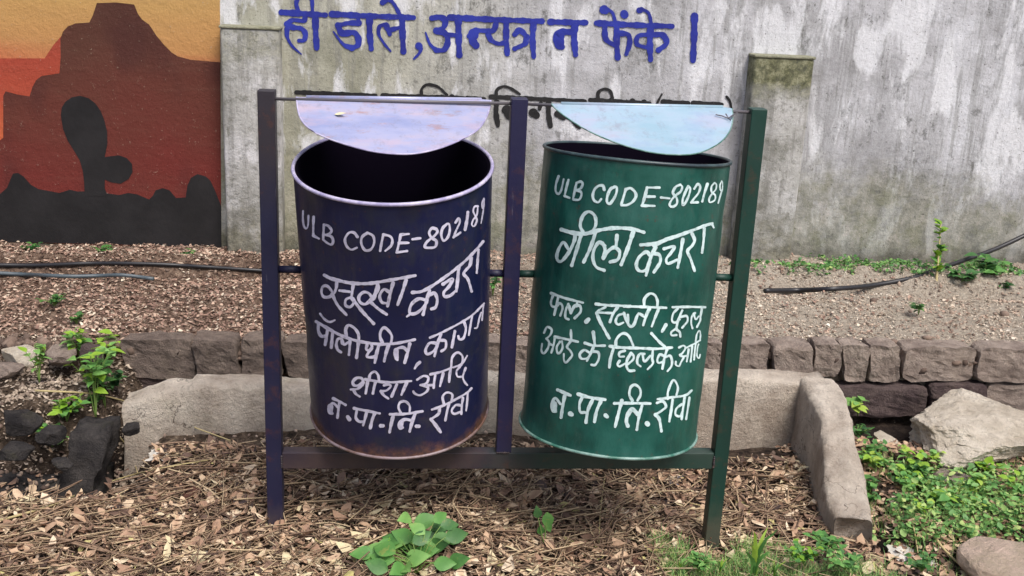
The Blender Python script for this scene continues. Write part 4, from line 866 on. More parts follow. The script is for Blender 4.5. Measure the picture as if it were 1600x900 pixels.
def inside_front(X, Y):
    ok = (Y < .425+.03*X) & (X < 1.16-.02*Y*0) 
    g_ = sst(-.60, -.72, X+(Y-.25)*.25)*sst(.10, .20, Y)
    ok &= (g_ < .5)
    return ok
def spread(n_, x0, x1, y0, y1, seed):
    rg = np.random.default_rng(seed); return rg.uniform(x0, x1, n_), rg.uniform(y0, y1, n_), rg
# front litter
X, Y, rg = spread(22000, -1.25, 1.25, -.75, .47, 1); k = inside_front(X, Y) & (rg.random(len(X)) < np.clip(.4+1.1*vnoise(X, Y, 6, 58), 0, 1)); X, Y = X[k], Y[k]
n_ = len(X); tone = np.clip(rg.normal(.46, .26, n_), 0, .96)
tone = np.clip(tone+.5*(vnoise(X, Y, 7, 51)-.5)+.3*(vnoise(X, Y, 22, 54)-.5)+.05+np.where(Y < -.12, .10, 0), 0, .96)
tone[rg.random(n_) < .015] = 1.
tag(leaf_cloud('leaf_litter', X, Y, rg.uniform(.014, .050, n_)*np.where(rg.random(n_) < .55, .42, 1)*np.where(rg.random(n_) < .06, 1.35, 1), rg.uniform(.22, .62, n_), LITTER, tone, rg.uniform(.001, .022, n_), .34, seed=2, curl=.8), 'brown and tan dry leaves carpeting the ground under the bins', 'leaf litter', kind='stuff')
X, Y, rg = spread(11000, -1.25, 1.3, -.75, .45, 3); k = inside_front(X, Y); X, Y = X[k], Y[k]; n_ = len(X)
tag(stick_cloud('broken_twigs', X, Y, rg.uniform(.02, .09, n_)*(1+1.2*(rg.random(n_) < .06)), rg.uniform(.0006, .0022, n_), TWIGM, rg.random(n_), rg.uniform(.006, .022, n_), 4), 'scattered fine twig bits and straw mixed into the dry leaves', 'twig debris', kind='stuff')
# right of the kerb and bottom right
X, Y, rg = spread(9000, 1.0, 2.0, -.75, .55, 5); k = ~inside_front(X, Y) & (X > 1.12); X, Y = X[k], Y[k]; n_ = len(X)
tag(leaf_cloud('leaf_litter', X, Y, rg.uniform(.010, .038, n_), rg.uniform(.3, .7, n_), LITTER, np.clip(rg.normal(.45, .22, n_), 0, 1), rg.uniform(.001, .012, n_), .32, seed=6), 'dry leaves scattered under the weeds right of the kerb', 'leaf litter', kind='stuff')
# raised bed
X, Y, rg = spread(46000, -1.6, 2.6, BLK_Y-.01, 1.83, 7); n_ = len(X); pr = sst(.9, .2, X+.5*(vnoise(X, Y, 3, 52)-.5))
k = rg.random(n_) < (.10+.90*pr)*np.clip(.3+1.5*vnoise(X, Y, 7, 57), 0, 1); X, Y = X[k], Y[k]; n_ = len(X)
tag(leaf_cloud('bed_leaf_litter', X, Y, rg.uniform(.006, .021, n_), rg.uniform(.25, .7, n_), LITTERR, np.clip(rg.normal(.5, .24, n_)+.2*(vnoise(X, Y, 4, 53)-.5), 0, 1), rg.uniform(.001, .008, n_), .3, seed=8), 'reddish dry leaves on the raised bed below the wall', 'leaf litter', kind='stuff')
X, Y, rg = spread(70000, -1.2, 2.6, BLK_Y-.012, 1.7, 9); n_ = len(X); pr = sst(-.2, .8, X+.5*(vnoise(X, Y, 3, 52)-.5)); k = rg.random(n_) < (.25+.75*pr)*np.clip(1.6*vnoise(X, Y, 8, 59)-.2, 0, 1); X, Y = X[k], Y[k]; n_ = len(X)
tag(leaf_cloud('gravel', X, Y, rg.uniform(.002, .008, n_)*(1+1.3*(rg.random(n_) < .05)), rg.uniform(.6, 1., n_), GRAVELM, np.clip(rg.normal(.5, .25, n_), 0, 1), rg.uniform(.001, .004, n_), .3, seed=10, curl=.8), 'buff gravel and chips on the right half of the raised bed', 'gravel', kind='stuff')
# rubble on the left
X, Y, rg = spread(8000, -1.6, -.72, .36, .86, 11); n_ = len(X)
tag(leaf_cloud('rubble_chips', X, Y, rg.uniform(.004, .018, n_), rg.uniform(.4, .9, n_), GRAVELM, np.clip(rg.normal(.12, .2, n_), 0, 1), rg.uniform(.001, .006, n_), .4, seed=12), 'grey brown chips and dead leaves on the rubble left of the kerb', 'rubble', kind='stuff')

# ------------------------------------------------------------------ plants
def leaf_mesh(name, w_=.62, pts=8, curl=.18, fold=.25, mat=GLEAF, tone=.5, pw=.75):
    V = []; n_ = 7
    for i in range(n_):
        t = i/(n_-1); hw = .5*w_*(math.sin(math.pi*min(1, max(.03, t**pw)))) ; z = -curl*t*t
        for e in (-1, 0, 1): V.append((t, e*hw, z+abs(e)*fold*hw))
    Fc = [(i*3+j, (i+1)*3+j, (i+1)*3+j+1, i*3+j+1) for i in range(n_-1) for j in range(2)]
    me = bpy.data.meshes.new(name); me.from_pydata(V, [], Fc); me.update()
    for p in me.polygons: p.use_smooth = True
    at = me.attributes.new('tone', 'FLOAT', 'POINT'); at.data.foreach_set('value', [min(1, max(0, tone+.12*math.sin(k*1.7))) for k in range(len(V))])
    me.materials.append(mat); return me
LM = {}
for k_, (mt) in {'g': GLEAF, 'y': GYEL, 'd': GDARK}.items():
    for j, tn in enumerate((.15, .5, .85)): LM[k_+str(j)] = leaf_mesh('leaf', .66, mat=mt, tone=tn, curl=.12+.08*j)
    LM[k_+'n'] = leaf_mesh('leaf', .26, mat=mt, tone=.6, curl=.3)
def put_leaf(parent, key, p, d, size, roll=0., up=(0, 0, 1)):
    """leaf starting at p running along d"""
    d = Vector(d).normalized(); u = Vector(up); side = u.cross(d)
    if side.length < 1e-3: side = Vector((1, 0, 0))
    side.normalize(); n_ = d.cross(side); M_ = Matrix((d, side, n_)).transposed()
    M_ = M_ @ Matrix.Rotation(roll, 3, 'X')
    return link_copy(LM[key], 'leaf', parent, p, M_.to_euler(), (size, size, size))
def tube(name, pts, r0, r1, mat, parent, seg=6, loc=None):
    pts = [np.array(p, float) for p in smooth_path(pts, .02)]
    V = []; n_ = len(pts)
    for i, p in enumerate(pts):
        t = Vector(pts[min(i+1, n_-1)]-pts[max(i-1, 0)]).normalized(); u = t.orthogonal().normalized() if i == 0 else (u-t*u.dot(t)).normalized(); v = t.cross(u)
        r_ = r0+(r1-r0)*i/max(1, n_-1)
        for j in range(seg): a = 2*math.pi*j/seg; V.append(tuple(Vector(p)+u*r_*math.cos(a)+v*r_*math.sin(a)))
    Fc = [(i*seg+j, i*seg+(j+1) % seg, (i+1)*seg+(j+1) % seg, (i+1)*seg+j) for i in range(n_-1) for j in range(seg)]
    Fc += [tuple(range(seg))[::-1], tuple((n_-1)*seg+j for j in range(seg))]
    return mk(name, V, Fc, mat, parent, loc=loc, attrs={'tone': [.5]*len(V)})
rp = random.Random(3)
def stem_plant(name, label, cat, base, n_st, height, spread_, nleaf, lsize, keys, group=None, stemmat=GSTEM, rd=None):
    rd = rd or random.Random(int(abs(base[0])*9999))
    t = thing(name, base, label, cat, group); b = Vector([float(a) for a in base])
    for s_ in range(n_st):
        a = rd.uniform(0, 2*math.pi); e = rd.uniform(.2, 1)*spread_; h = height*rd.uniform(.65, 1.1)
        top = b+Vector((math.cos(a)*e, math.sin(a)*e, h)); mid = b+Vector((math.cos(a)*e*.3, math.sin(a)*e*.3, h*.6))
        tube('stem', [b, mid, top], .0016, .0008, stemmat, t, 5)
        for l_ in range(nleaf):
            f = .35+.65*(l_+1)/nleaf; p = b.lerp(mid, f*2) if f < .5 else mid.lerp(top, (f-.5)*2)
            aa = rd.uniform(0, 2*math.pi); d = Vector((math.cos(aa), math.sin(aa), rd.uniform(-.1, .6)))
            put_leaf(t, rd.choice(keys), p, d, lsize*rd.uniform(.6, 1.2), rd.uniform(-.4, .4))
    return t
# broad-leaved plant in front
base = onZ(652, 892, -.01); FPY = base[1]
t = thing('broadleaf_plant', base, 'bright green broad-leaved plant growing from the dry leaves below the navy bin', 'plant')
spots = [(810, 585, 'g2', -1.9, .9), (920, 600, 'g1', .1, 1.25), (870, 640, 'g2', 2.4, .9), (790, 680, 'g1', 2.8, 1.1), (1000, 630, 'd2', .9, 1.0), (1090, 680, 'd2', .3, 1.1), (1000, 580, 'g1', 1.0, .9), (1080, 745, 'g0', -.2, 1.15), (1095, 830, 'g0', -.7, 1.1), (960, 750, 'g1', .4, 1.1), (840, 740, 'g1', 1.8, 1.2), (690, 750, 'g1', 2.2, 1.3), (640, 850, 'g2', 3.0, 1.2), (735, 865, 'g2', -1.2, 1.25), (865, 800, 'g2', -.8, 1.2), (920, 870, 'g1', -.5, 1.1), (1010, 800, 'g1', 0, 1.1), (680, 800, 'g1', 2.6, 1.2), (570, 895, 'g1', 3.1, 1.1), (780, 800, 'g0', 2.0, 1.2), (900, 690, 'd2', .5, 1.), (830, 890, 'g1', -1.6, 1.1), (980, 690, 'd1', .6, 1.), (1050, 620, 'd2', .4, .9), (620, 905, 'g2', 2.7, 1.1), (700, 920, 'g1', -2.2, 1.2), (800, 930, 'g2', -1.5, 1.2), (890, 935, 'g1', -1.0, 1.1), (975, 910, 'g0', -.5, 1.1), (1020, 870, 'g1', -.4, 1.0), (730, 700, 'g0', 2.4, 1.), (750, 820, 'y0', 1.4, 1.), (650, 900, 'g0', 2.9, 1.1), (690, 870, 'g2', 2.2, 1.), (860, 960, 'g2', -1.6, 1.2), (770, 960, 'g1', -1.9, 1.1), (940, 820, 'g2', .2, 1.), (890, 770, 'y0', .9, .9)]
for i, (cx_, cy_, key, an, sz) in enumerate(spots):
    px, py = 400+cx_/3.46, 640+cy_/3.46
    p = onY(px, py, FPY+.02+.05*math.sin(i*2.1)+.0016*(900-py)*.5); p[2] = max(p[2], .02)
    d = Vector((math.cos(an), .55*math.sin(an), .25+.2*math.sin(i))); s_ = .050*sz
    put_leaf(t, key, Vector(p)-d.normalized()*s_*.5, d, s_, rp.uniform(-.3, .3), up=(0, -.75, .8))
    st = Vector(p)-d.normalized()*s_*.5
    tube('stem', [Vector(base)+Vector((rp.uniform(-.008, .008), 0, -.005)), (Vector(base)+st)/2+Vector((0, 0, .012)), st], .0014, .0009, GSTEM, t, 5)
# sprout under the rail
b0 = onZ(851, 848, -.02); t = thing('sprout', b0, 'small two-leaved green sprout in the leaves between the posts', 'plant')
for (px, py, key, an, sz) in ((840, 800, 'd2', 1.9, .9), (856, 812, 'g1', -1.4, 1.2), (845, 826, 'g0', 1.7, .8), (858, 826, 'g1', -1.0, .8)):
    p = Vector(onY(px, py, b0[1]+.01)); d = Vector((math.cos(an)*.5, -.2, abs(math.sin(an))*(1 if an > 0 else -.7)))
    put_leaf(t, key, p-d.normalized()*.018, d, .036*sz, 0, up=(0, -1, .3)); tube('stem', [Vector(b0)-Vector((0, 0, .01)), p-d.normalized()*.018], .0015, .0009, GSTEM, t, 5)
# grass tufts
def tuft(base, n_, h, label, wd=.006, lean=(0, 0), keys='g', group=None, name='grass_tuft'):
    t = thing(name, base, label, 'grass', group); rd = random.Random(int(abs(base[0]*7777)))
    for i in range(n_):
        a = rd.uniform(0, 2*math.pi); e = rd.uniform(.1, .5)*h; hh = h*rd.uniform(.5, 1.05); V = []; m_ = 7
        for j in range(m_):
            f = j/(m_-1); c = Vector(base)+Vector((math.cos(a)*e*f*f+lean[0]*f*f*h, math.sin(a)*e*f*f+lean[1]*f*f*h, hh*(f-.18*f*f*f*rd.uniform(.5, 1.5))-.008))
            s_ = Vector((-math.sin(a+.8), math.cos(a+.8), 0))*wd*.5*(1-f)**.6
            V += [tuple(c-s_), tuple(c+s_)]
        mk('blade', V, [(2*j, 2*j+1, 2*j+3, 2*j+2) for j in range(m_-1)], GLEAF if i % 3 else GYEL, t, attrs={'tone': [.3+.5*rd.random()]*len(V)})
tuft(onZ(1178, 892, -.03), 7, .15, 'tall bright grass tuft at the bottom edge right of the right post', .016)
tuft(onZ(1125, 890, -.04), 16, .05, 'short grass tuft just below the foot of the right post', .005)
tuft(onZ(1210, 895, -.04), 14, .055, 'low grass tuft right of the tall bright tuft', .006)
tuft(onZ(1062, 886, -.04), 12, .035, 'tiny grass tuft left of the foot of the right post', .004)
for i, (px, py, h_, nl, ls, ks, lb) in enumerate([(1090, 893, .03, 5, .016, ['g1', 'g2', 'g0'], 'tiny green seedling patch left of the tall grass tuft'), (1255, 880, .035, 6, .018, ['g0', 'g1', 'y0'], 'low seedling clump between the tall tuft and the kerb end'), (1290, 862, .035, 6, .02, ['d2', 'g0', 'g1'], 'small leafy seedling clump just in front of the kerb end'), (1320, 890, .03, 6, .018, ['g1', 'g2', 'd2'], 'small leafy clump at the bottom edge below the kerb end'), (1440, 893, .03, 5, .016, ['d2', 'g0'], 'sparse dark seedlings at the bottom edge beside the pinkish rock')]):
    stem_plant('seedling', lb, 'plant', onZ(px, py, -.045), 14, h_, .05, nl, ls, ks)
# weeds on the left
WL = [(150, 655, .17, 5, .05, 4, .034, ['g1', 'g2', 'y1'], 'tall light green weed between the gutter slab and the kerb end', .0), (165, 640, .12, 4, .04, 4, .030, ['g0', 'd2', 'g1'], 'mid height leafy weed against the kerb end', .0), (62, 600, .09, 3, .03, 3, .026, ['g2', 'y1'], 'thin pale weed among the rocks at the far left', .0), (128, 575, .10, 5, .035, 3, .030, ['g1', 'g2', 'y1'], 'light green weed rising above the left end of the bed', .04),
      (172, 566, .07, 4, .03, 3, .034, ['y2', 'y1', 'g2'], 'weed with one cluster of lime green leaves beside the kerb end', .03),
      (176, 612, .045, 9, .04, 5, .020, ['d0', 'd1', 'd2'], 'dark green fine-leaved weed at the left end of the kerb', .0),
      (105, 660, .055, 6, .045, 4, .024, ['y0', 'y1', 'g1'], 'yellow green weed on the rubble left of the slab', -.02),
      (82, 700, .045, 8, .035, 5, .024, ['g2', 'g1', 'y1'], 'bright green weed below the yellow green one', -.04),
      (150, 640, .04, 5, .03, 4, .02, ['g1', 'd2'], 'small green weed on top of the dark gutter slab', .02),
      (86, 480, .03, 7, .04, 4, .018, ['d1', 'd2', 'g0'], 'small dark weed in the raised bed at the far left', .15),
      (120, 508, .03, 3, .025, 3, .02, ['g1', 'd2'], 'little weed at the edge of the bed behind the left rocks', .15)]
for px, py, h_, ns, sp_, nl, ls, ks, lb, z in WL:
    stem_plant('weed', lb, 'weed', gpt(px, py), ns+3, h_*1.25, sp_*1.25, nl+1, ls*1.15, ks)
# weeds on the right, in the ditch and along the wall
WR = [(1340, 650, .05, 5, .03, 3, .045, ['g2', 'y2'], 'pale long-leaved weed where the kerb corner meets the ditch', -.03), (1335, 690, .05, 10, .05, 5, .022, ['d1', 'd2', 'g0'], 'dark leafy weed in the ditch beside the kerb corner', -.06), (1362, 712, .04, 9, .045, 5, .022, ['g0', 'g1', 'd2'], 'green weed clump against the outer side of the kerb', -.06)]
for px, py, h_, ns, sp_, nl, ls, ks, lb, z in WR:
    stem_plant('weed', lb, 'weed', onZ(px, py, z), ns, h_, sp_, nl, ls, ks)
b0 = onZ(1462, 452, .17)
t = thing('tall_weed', b0, 'tall yellowish weed standing against the wall at the right', 'weed')
tip = Vector(onY(1470, 350, b0[1]+.1)); bb = Vector(b0)
mid = Vector(onY(1466, 405, b0[1]+.05)); tube('stem', [bb, mid, tip], .006, .002, STEM, t, 7)
rd = random.Random(8)
for i in range(46):
    f = rd.uniform(.25, 1.0); p = bb.lerp(mid, f*2) if f < .5 else mid.lerp(tip, (f-.5)*2); a = rd.uniform(0, 6.28)
    put_leaf(t, rd.choice(['y0', 'y1', 'g0', 'g1', 'y0']), p, (math.cos(a), math.sin(a)*.6, rd.uniform(.1, 1.)), rd.uniform(.025, .045), rd.uniform(-.5, .5))
b0 = onZ(1540, 445, .17); stem_plant('weed', 'leafy green weed under the sloping pipe at the right edge', 'weed', b0, 12, .10, .10, 5, .045, ['g1', 'g0', 'd1', 'd2'])
b0 = onZ(1500, 450, .17); stem_plant('weed', 'broad-leaved weed between the tall weed and the pipe', 'weed', b0, 7, .07, .06, 4, .04, ['d1', 'd2', 'g0'])
for i, (px, py, lb) in enumerate([(1275, 430, 'low green weed along the wall foot right of the pilaster'), (1370, 428, 'low green weed along the wall foot left of the tall weed'), (1200, 437, 'short weed by the foot of the mossy pilaster'), (1435, 492, 'small green weed in the gravel below the pipe'), (295, 408, 'little weed at the foot of the mural beside the grey pilaster'), (165, 398, 'tiny weed at the middle of the mural foot'), (50, 396, 'pale weed at the mural foot near the left edge'), (770, 462, 'green weed behind the bins beside the middle post'), (640, 420, 'weed on the bed behind the navy bin'), (1570, 455, 'small weed at the right edge of the bed')]):
    stem_plant('weed', lb, 'weed', onZ(px, py, .17), 9 if i < 3 else 6, .035 if i != 7 else .07, .07 if i < 3 else .035, 4, .028, ['g0', 'd1', 'd2', 'g1'])
# ground cover on the right (uncountable)
pts = []
rgc = np.random.default_rng(20)
X = rgc.uniform(1.16, 2.1, 13000); Y = rgc.uniform(-.13, .42, 13000)
dens = .6*vnoise(X, Y, 7, 71)+.5*vnoise(X, Y, 21, 72)+.30*sst(1.1, 1.5, X)-.5*sst(.0, -.10, Y)-.5*sst(.30, .40, Y); k = (dens > .70) & (rgc.random(len(X)) < .6); X, Y = X[k], Y[k]; n_ = len(X)
q = onZ(1530, 668, .02); k = ~(((X-q[0]-.04)/.28)**2+((Y-q[1]-.04)/.19)**2 < .8); X, Y = X[k], Y[k]; n_ = len(X)
tag(leaf_cloud('ground_cover', X, Y, rgc.uniform(.007, .024, n_), rgc.uniform(.35, .8, n_), COVERM, np.clip(rgc.normal(.5, .3, n_), 0, 1), rgc.uniform(.008, .045, n_), .45, seed=21, curl=.3), 'low bright green ground cover growing around the large rock', 'ground cover', kind='stuff')

# ------------------------------------------------------------------ pipes, twigs and scraps
def gtube(name, px, r0, r1, mat, label, cat, lift=.0, zs=None, group=None):
    P_ = []
    if zs is None:
        px = [tuple(p) for p in smooth_path(px, 26)]
    for i, (x, y) in enumerate(px):
        p = gpt(x, y, lift) if zs is None or zs[i] is None else onY(x, y, zs[i]); P_.append(p+np.array([0, 0, r0*(1.2 if zs is None else .9)]))
    o = tube(name, P_, r0, r1, mat, None, 8, loc=P_[0]); tag(o, label, cat, group); return o
gtube('black_pipe', [(1195, 458), (1245, 457), (1300, 455), (1365, 449), (1430, 436), (1500, 412), (1560, 390), (1640, 352)], .010, .009, BLACKM, 'black pipe lying on the bed and rising along the wall at the right', 'pipe', .006, zs=[None, None, None, None, 1.5, 1.62, 1.7, 1.76])
gtube('grey_hose', [(-60, 428), (40, 433), (120, 436), (190, 434), (240, 440)], .008, .007, GREYP, 'blue grey hose lying on the bed at the far left', 'hose', .01)
gtube('dark_pipe', [(-60, 418), (60, 419), (150, 416), (260, 418), (420, 428)], .009, .007, BLACKM, 'dark pipe half buried just above the grey hose', 'pipe', .004)
TW = [([(0, 815), (70, 795), (180, 752), (260, 732), (330, 720)], .003, 'long pale stalk running from the left edge towards the kerb', STEM),
      ([(0, 822), (60, 806), (150, 775), (240, 752), (300, 745)], .0026, 'second long stalk just below the long pale one', TWIGM),
      ([(0, 852), (55, 836), (80, 840), (130, 856), (200, 872)], .0035, 'bent reddish stick at the bottom left corner', TWIGM),
      ([(90, 845), (130, 852), (180, 868), (230, 878)], .004, 'thick brown stick at the lower left', TWIGM),
      ([(55, 612), (150, 618), (230, 640), (300, 668), (360, 690)], .0028, 'pale dry stalk leaning over the left end of the kerb', STEM),
      ([(165, 660), (200, 700), (215, 740)], .002, 'thin straw hanging down beside the gutter slab', STEM),
      ([(200, 705), (280, 693), (360, 697), (415, 702)], .003, 'brown twig lying along the kerb foot at the left', TWIGM),
      ([(330, 850), (390, 815), (420, 795), (445, 780)], .0032, 'stick leaning towards the foot of the left post', TWIGM),
      ([(860, 740), (910, 746), (935, 752), (990, 760)], .0028, 'dark twig under the rail below the green bin', TWIGM),
      ([(945, 745), (938, 800), (936, 850)], .0016, 'thin upright straw below the green bin', STEM),
      ([(1140, 760), (1180, 795), (1220, 815), (1290, 822), (1345, 826)], .003, 'curved vine from the right post to the kerb end', TWIGM),
      ([(1070, 785), (1105, 795), (1125, 812), (1135, 830)], .0018, 'pale straw crossing in front of the right post', STEM),
      ([(1168, 858), (1240, 856), (1275, 845), (1310, 826)], .0028, 'brown vine curling below the kerb end', TWIGM),
      ([(1250, 880), (1275, 855), (1300, 830), (1345, 828)], .0026, 'forked dry stem below the kerb end', STEM),
      ([(1455, 830), (1470, 855), (1500, 885), (1530, 905)], .0035, 'straw coloured stick near the pinkish rock', STEM),
      ([(1425, 815), (1430, 840), (1434, 865)], .0022, 'thin pale stem standing right of the kerb end', STEM),
      ([(1530, 742), (1540, 720), (1548, 695)], .0018, 'thin pale twig in front of the large rock', STEM),
      ([(300, 890), (360, 862), (420, 835), (480, 815)], .0028, 'long straight twig below the left post', TWIGM),
      ([(480, 800), (540, 790), (600, 800), (660, 795)], .0022, 'thin twig behind the broad-leaved plant', TWIGM),
      ([(700, 842), (760, 830), (820, 850), (850, 870)], .0022, 'thin twig right of the broad-leaved plant', TWIGM)]
for i, (px, r_, lb, mt) in enumerate(TW):
    gtube('twig', px, r_, r_*.6, mt, lb, 'twig', .018)
def scrap(px, py, s_, mat, label, cat, seed, name='scrap', nl=26):
    q = gpt(px, py); bm = bmesh.new(); bmesh.ops.create_grid(bm, x_segments=9, y_segments=9, size=1)
    for v in bm.verts:
        n1 = mnoise.noise_vector(v.co*1.6+Vector((seed, 0, 0))); n2 = mnoise.noise_vector(v.co*4.2+Vector((seed, 4, 0)))
        v.co = Vector((v.co.x*(1+.3*n1.x), v.co.y*(1+.3*n1.y), .0)) + n1*.35 + n2*.28
        v.co.z = abs(v.co.z)*1.1
    V = [tuple(Vector(q)+v.co*s_+Vector((0, 0, .004))) for v in bm.verts]; bm.verts.index_update(); Fc = [tuple(v.index for v in f.verts) for f in bm.faces]; bm.free()
    tag(mk(name, V, Fc, mat, None, loc=q), label, cat)
BLSC = Mat('black_crumpled_plastic', .3, .5).col(hexc(48, 44, 50)).m
GRSC = Mat('grey_shiny_foil', .3, .5).col(hexc(120, 120, 128)).m
scrap(240, 806, .030, BLSC, 'crumpled black plastic scrap on the leaves at the left', 'scrap', 1, 'plastic_scrap')
scrap(180, 798, .020, GRSC, 'small grey plastic scrap left of the black one', 'scrap', 5, 'plastic_scrap')
scrap(1030, 790, .028, BLSC, 'black shiny plastic scrap below the green bin', 'scrap', 2, 'plastic_scrap')
scrap(1060, 752, .030, GRSC, 'crumpled grey foil scrap under the rail near the right post', 'scrap', 3, 'foil_scrap')
scrap(1100, 770, .022, BLSC, 'dark plastic scrap right behind the right post', 'scrap', 7, 'plastic_scrap')
scrap(1412, 868, .034, PALEPL, 'dirty white plastic scrap at the bottom right', 'scrap', 4, 'plastic_scrap')
scrap(1445, 880, .026, PALEPL, 'smaller white plastic scrap right of the dirty white one', 'scrap', 9, 'plastic_scrap')
scrap(325, 868, .020, PALEPL, 'flat pale paper scrap in the leaves at the lower left', 'scrap', 11, 'paper_scrap')
scrap(250, 715, .030, PALEPL, 'pale torn sheet at the left foot of the kerb', 'scrap', 13, 'paper_scrap')
# dry leaf on the lavender lid
lp = onPlane(532, 181, P0, np.array(nL)); lv = leaf_mesh('dry_leaf', .5, mat=Mat('cream_dry_leaf', .7, .3).col(hexc(214, 204, 168)).m, curl=-.2)
o = link_copy(lv, 'dry_leaf', None, Vector(lp)+Vector((-.012, 0, .003)), (.35, 0, -.3), (.026, .026, .026)); tag(o, 'small cream dry leaf lying on the lavender lid', 'leaf')

# larger curled leaves that stand out of the litter
DL = [leaf_mesh('dry_leaf', .55+.1*i, curl=[-.5, .35, .6][i], fold=[.5, -.3, .7][i], mat=LITTER, tone=[.62, .8, .42][i]) for i in range(3)]
rl = random.Random(17); cnt = 0
while cnt < 150:
    x, y = rl.uniform(-1.05, 1.15), rl.uniform(-.45, .40)
    if not bool(inside_front(np.array([x]), np.array([y]))[0]): continue
    z = float(gz(x, y)); s_ = rl.uniform(.028, .05)
    o = link_copy(DL[cnt % 3], 'dry_leaf', None, (x, y, z+rl.uniform(.010, .022)), (rl.uniform(-.5, .5), rl.uniform(-.45, .3), rl.uniform(0, 6.28)), (s_, s_, s_))
    tag(o, 'larger curled dry leaf lying on top of the leaf litter', 'leaf', 'larger dry leaves on the litter'); cnt += 1

# crumbling crust of clods where the raised soil meets the stones
bm = bmesh.new(); bmesh.ops.create_icosphere(bm, subdivisions=1, radius=1); cv = np.array([v.co[:] for v in bm.verts]); cf = np.array([[v.index for v in f.verts] for f in bm.faces]); bm.free()
def clods(name, X, Y, Z, size, tone, mat, seed):
    rg = np.random.default_rng(seed); n_ = len(X)
    V = cv[None]*(1+rg.uniform(-.3, .3, (n_, len(cv), 1)))*(size[:, None]*rg.uniform(.6, 1.2, (n_, 3)))[:, None, :]
    V += np.stack([X, Y, Z], -1)[:, None]
    Fc = (cf[None]+(np.arange(n_)*len(cv))[:, None, None]).reshape(-1, 3)
    return mk(name, V.reshape(-1, 3), Fc, mat, None, smooth=False, attrs={'tone': np.repeat(tone, len(cv))})
CLODM = leaf_litter_mat('soil_clods', [(0, hexc(70, 58, 52)), (.5, hexc(122, 104, 92)), (1, hexc(178, 158, 140))], .95)
rg = np.random.default_rng(90); n_ = 3600; X = rg.uniform(-1.5, 2.6, n_); Y = BLK_Y+.0+np.abs(rg.normal(0, .035, n_))-.012
tag(clods('soil_clods', X, Y, gz(X, np.maximum(Y, BLK_Y+.03))-rg.uniform(0, .022, n_), rg.uniform(.004, .017, n_)*(1+.8*(rg.random(n_) < .06)), rg.random(n_)*.55, CLODM, 91), 'crumbling brown soil clods along the top of the stone edging', 'soil clods', kind='stuff')
n_ = 5000; X = rg.uniform(-1.5, 2.6, n_); Y = rg.uniform(BLK_Y+.03, 1.82, n_)
tag(clods('bed_pebbles', X, Y, gz(X, Y), rg.uniform(.002, .008, n_)*(1+1.2*(rg.random(n_) < .04)), rg.uniform(.3, 1, n_), CLODM, 92), 'small stones and lumps of earth strewn over the raised bed', 'pebbles', kind='stuff')
n_ = 2600; X = rg.uniform(-1.2, 1.9, n_); Y = rg.uniform(-.7, .55, n_)
tag(clods('ground_pebbles', X, Y, gz(X, Y)+.002, rg.uniform(.002, .009, n_), rg.random(n_), CLODM, 93), 'small stones and crumbs of soil among the leaves in front', 'pebbles', kind='stuff')
# mossy strip at the wall foot
n_ = 5200; X = rg.uniform(.85, 2.7, n_); Y = rg.uniform(1.5, 1.82, n_); k = (vnoise(X, Y, 5, 61)*.6+.5*vnoise(X, Y, 17, 62)) > .54; X, Y = X[k], Y[k]; n_ = len(X)
tag(leaf_cloud('wall_foot_greens', X, Y, rg.uniform(.008, .022, n_), rg.uniform(.4, .8, n_), COVERM, np.clip(rg.normal(.2, .25, n_), 0, 1), rg.uniform(.003, .022, n_), .5, seed=63), 'small green growth strung along the foot of the wall at the right', 'ground cover', kind='stuff')
# long straws over the front litter
n_ = 900; X = rg.uniform(-1.1, 1.15, n_); Y = rg.uniform(-.45, .36, n_); k = inside_front(X, Y); X, Y = X[k], Y[k]; n_ = len(X)
tag(stick_cloud('straws', X, Y, rg.uniform(.09, .24, n_), rg.uniform(.0008, .0028, n_), TWIGM, rg.uniform(.2, 1, n_), rg.uniform(.016, .028, n_), 64, ang=rg.normal(.45, .7, n_)), 'long straws and thin sticks lying over the dry leaves', 'twig debris', kind='stuff')

def blade_cloud(name, X, Y, h, wd, mat, tone, seed):
    n_ = len(X); rg = np.random.default_rng(seed); a = rg.uniform(0, 2*np.pi, n_); ln = rg.uniform(.1, .9, n_)*h; P = []
    for f in (0, .4, .75, 1.):
        c = np.stack([X+np.cos(a)*ln*f*f, Y+np.sin(a)*ln*f*f, gz(X, Y)-.003+h*(f-.25*f**3)], -1); s_ = np.stack([-np.sin(a), np.cos(a), 0*a], -1)*(wd*(1-f*.92)*.5)[:, None]
        P += [c-s_, c+s_]
    P = np.stack(P, 1); T = np.array([(2*j, 2*j+1, 2*j+3, 2*j+2) for j in range(3)]); Fc = (T[None]+(np.arange(n_)*8)[:, None, None]).reshape(-1, 4)
    return mk(name, P.reshape(-1, 3), Fc, mat, None, smooth=True, attrs={'tone': np.repeat(tone, 8)})
a0, a1 = onZ(1040, 900, -.07), onZ(1350, 850, -.07); rg = np.random.default_rng(77)
n_ = 11000; X = rg.uniform(a0[0], a1[0]+.02, n_); Y = rg.uniform(a0[1]-.12, a1[1]+.02, n_)
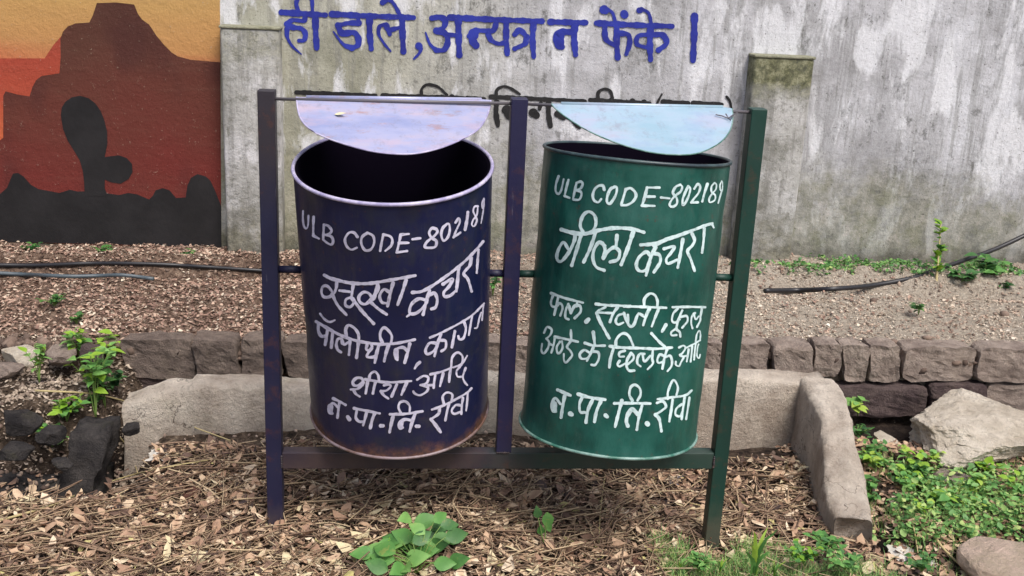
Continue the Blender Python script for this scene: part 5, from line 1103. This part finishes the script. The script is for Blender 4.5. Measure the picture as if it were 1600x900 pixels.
dn = .6*vnoise(X, Y, 8, 81)+.5*vnoise(X, Y, 26, 82)-.35*sst(a1[1]-.10, a1[1]+.02, Y); k = dn > .38; X, Y = X[k], Y[k]; n_ = len(X)
tag(blade_cloud('grass', X, Y, rg.uniform(.025, .065, n_), rg.uniform(.0014, .0036, n_), COVERM, rg.random(n_), 78), 'short pale grass sprouting at the bottom edge around the foot of the green post', 'grass', kind='stuff')
n_ = 4200; X = rg.uniform(1.2, 2.0, n_); Y = rg.uniform(-.2, .4, n_); k = vnoise(X, Y, 9, 83) > .45; X, Y = X[k], Y[k]; n_ = len(X)
tag(blade_cloud('grass', X, Y, rg.uniform(.02, .06, n_), rg.uniform(.001, .003, n_), COVERM, rg.random(n_), 79), 'thin grass blades standing among the weeds near the large rock', 'grass', kind='stuff')
rl = random.Random(31)
for i in range(26):
    px, py = rl.uniform(1345, 1595), rl.uniform(712, 815)
    p = gpt(px, py)
    if (p[2] > .03): continue
    stem_plant('weed', 'small leafy weed standing up in the ground cover near the large rock', 'weed', p, rl.randint(4, 8), rl.uniform(.025, .06), .04, 4, rl.uniform(.018, .034), rl.choice([['g1', 'g2', 'y1'], ['d2', 'g0', 'g1'], ['g2', 'y2', 'y1']]), group='small weeds in the ground cover', rd=random.Random(i))

n_ = 260; X = rg.uniform(-1.35, -.78, n_); Y = rg.uniform(.14, .40, n_)
tag(clods('gutter_debris', X, Y, -.078+rg.uniform(0, .006, n_), rg.uniform(.002, .010, n_), rg.random(n_)*.8, CLODM, 95), 'crumbs of earth and stone lying on the dark slab of the gutter', 'debris', kind='stuff')
X, Y, rg2 = spread(90, -1.35, -.74, .12, .45, 96); n_ = len(X)
tag(leaf_cloud('gutter_leaves', X, Y, rg2.uniform(.014, .04, n_), rg2.uniform(.3, .7, n_), LITTER, rg2.uniform(.1, .8, n_), rg2.uniform(.0, .01, n_), .4, seed=97, curl=.6, zfun=lambda x, y: np.maximum(gz(x, y), -.074)), 'dead leaves blown into the gutter beside the kerb end', 'leaf litter', kind='stuff')
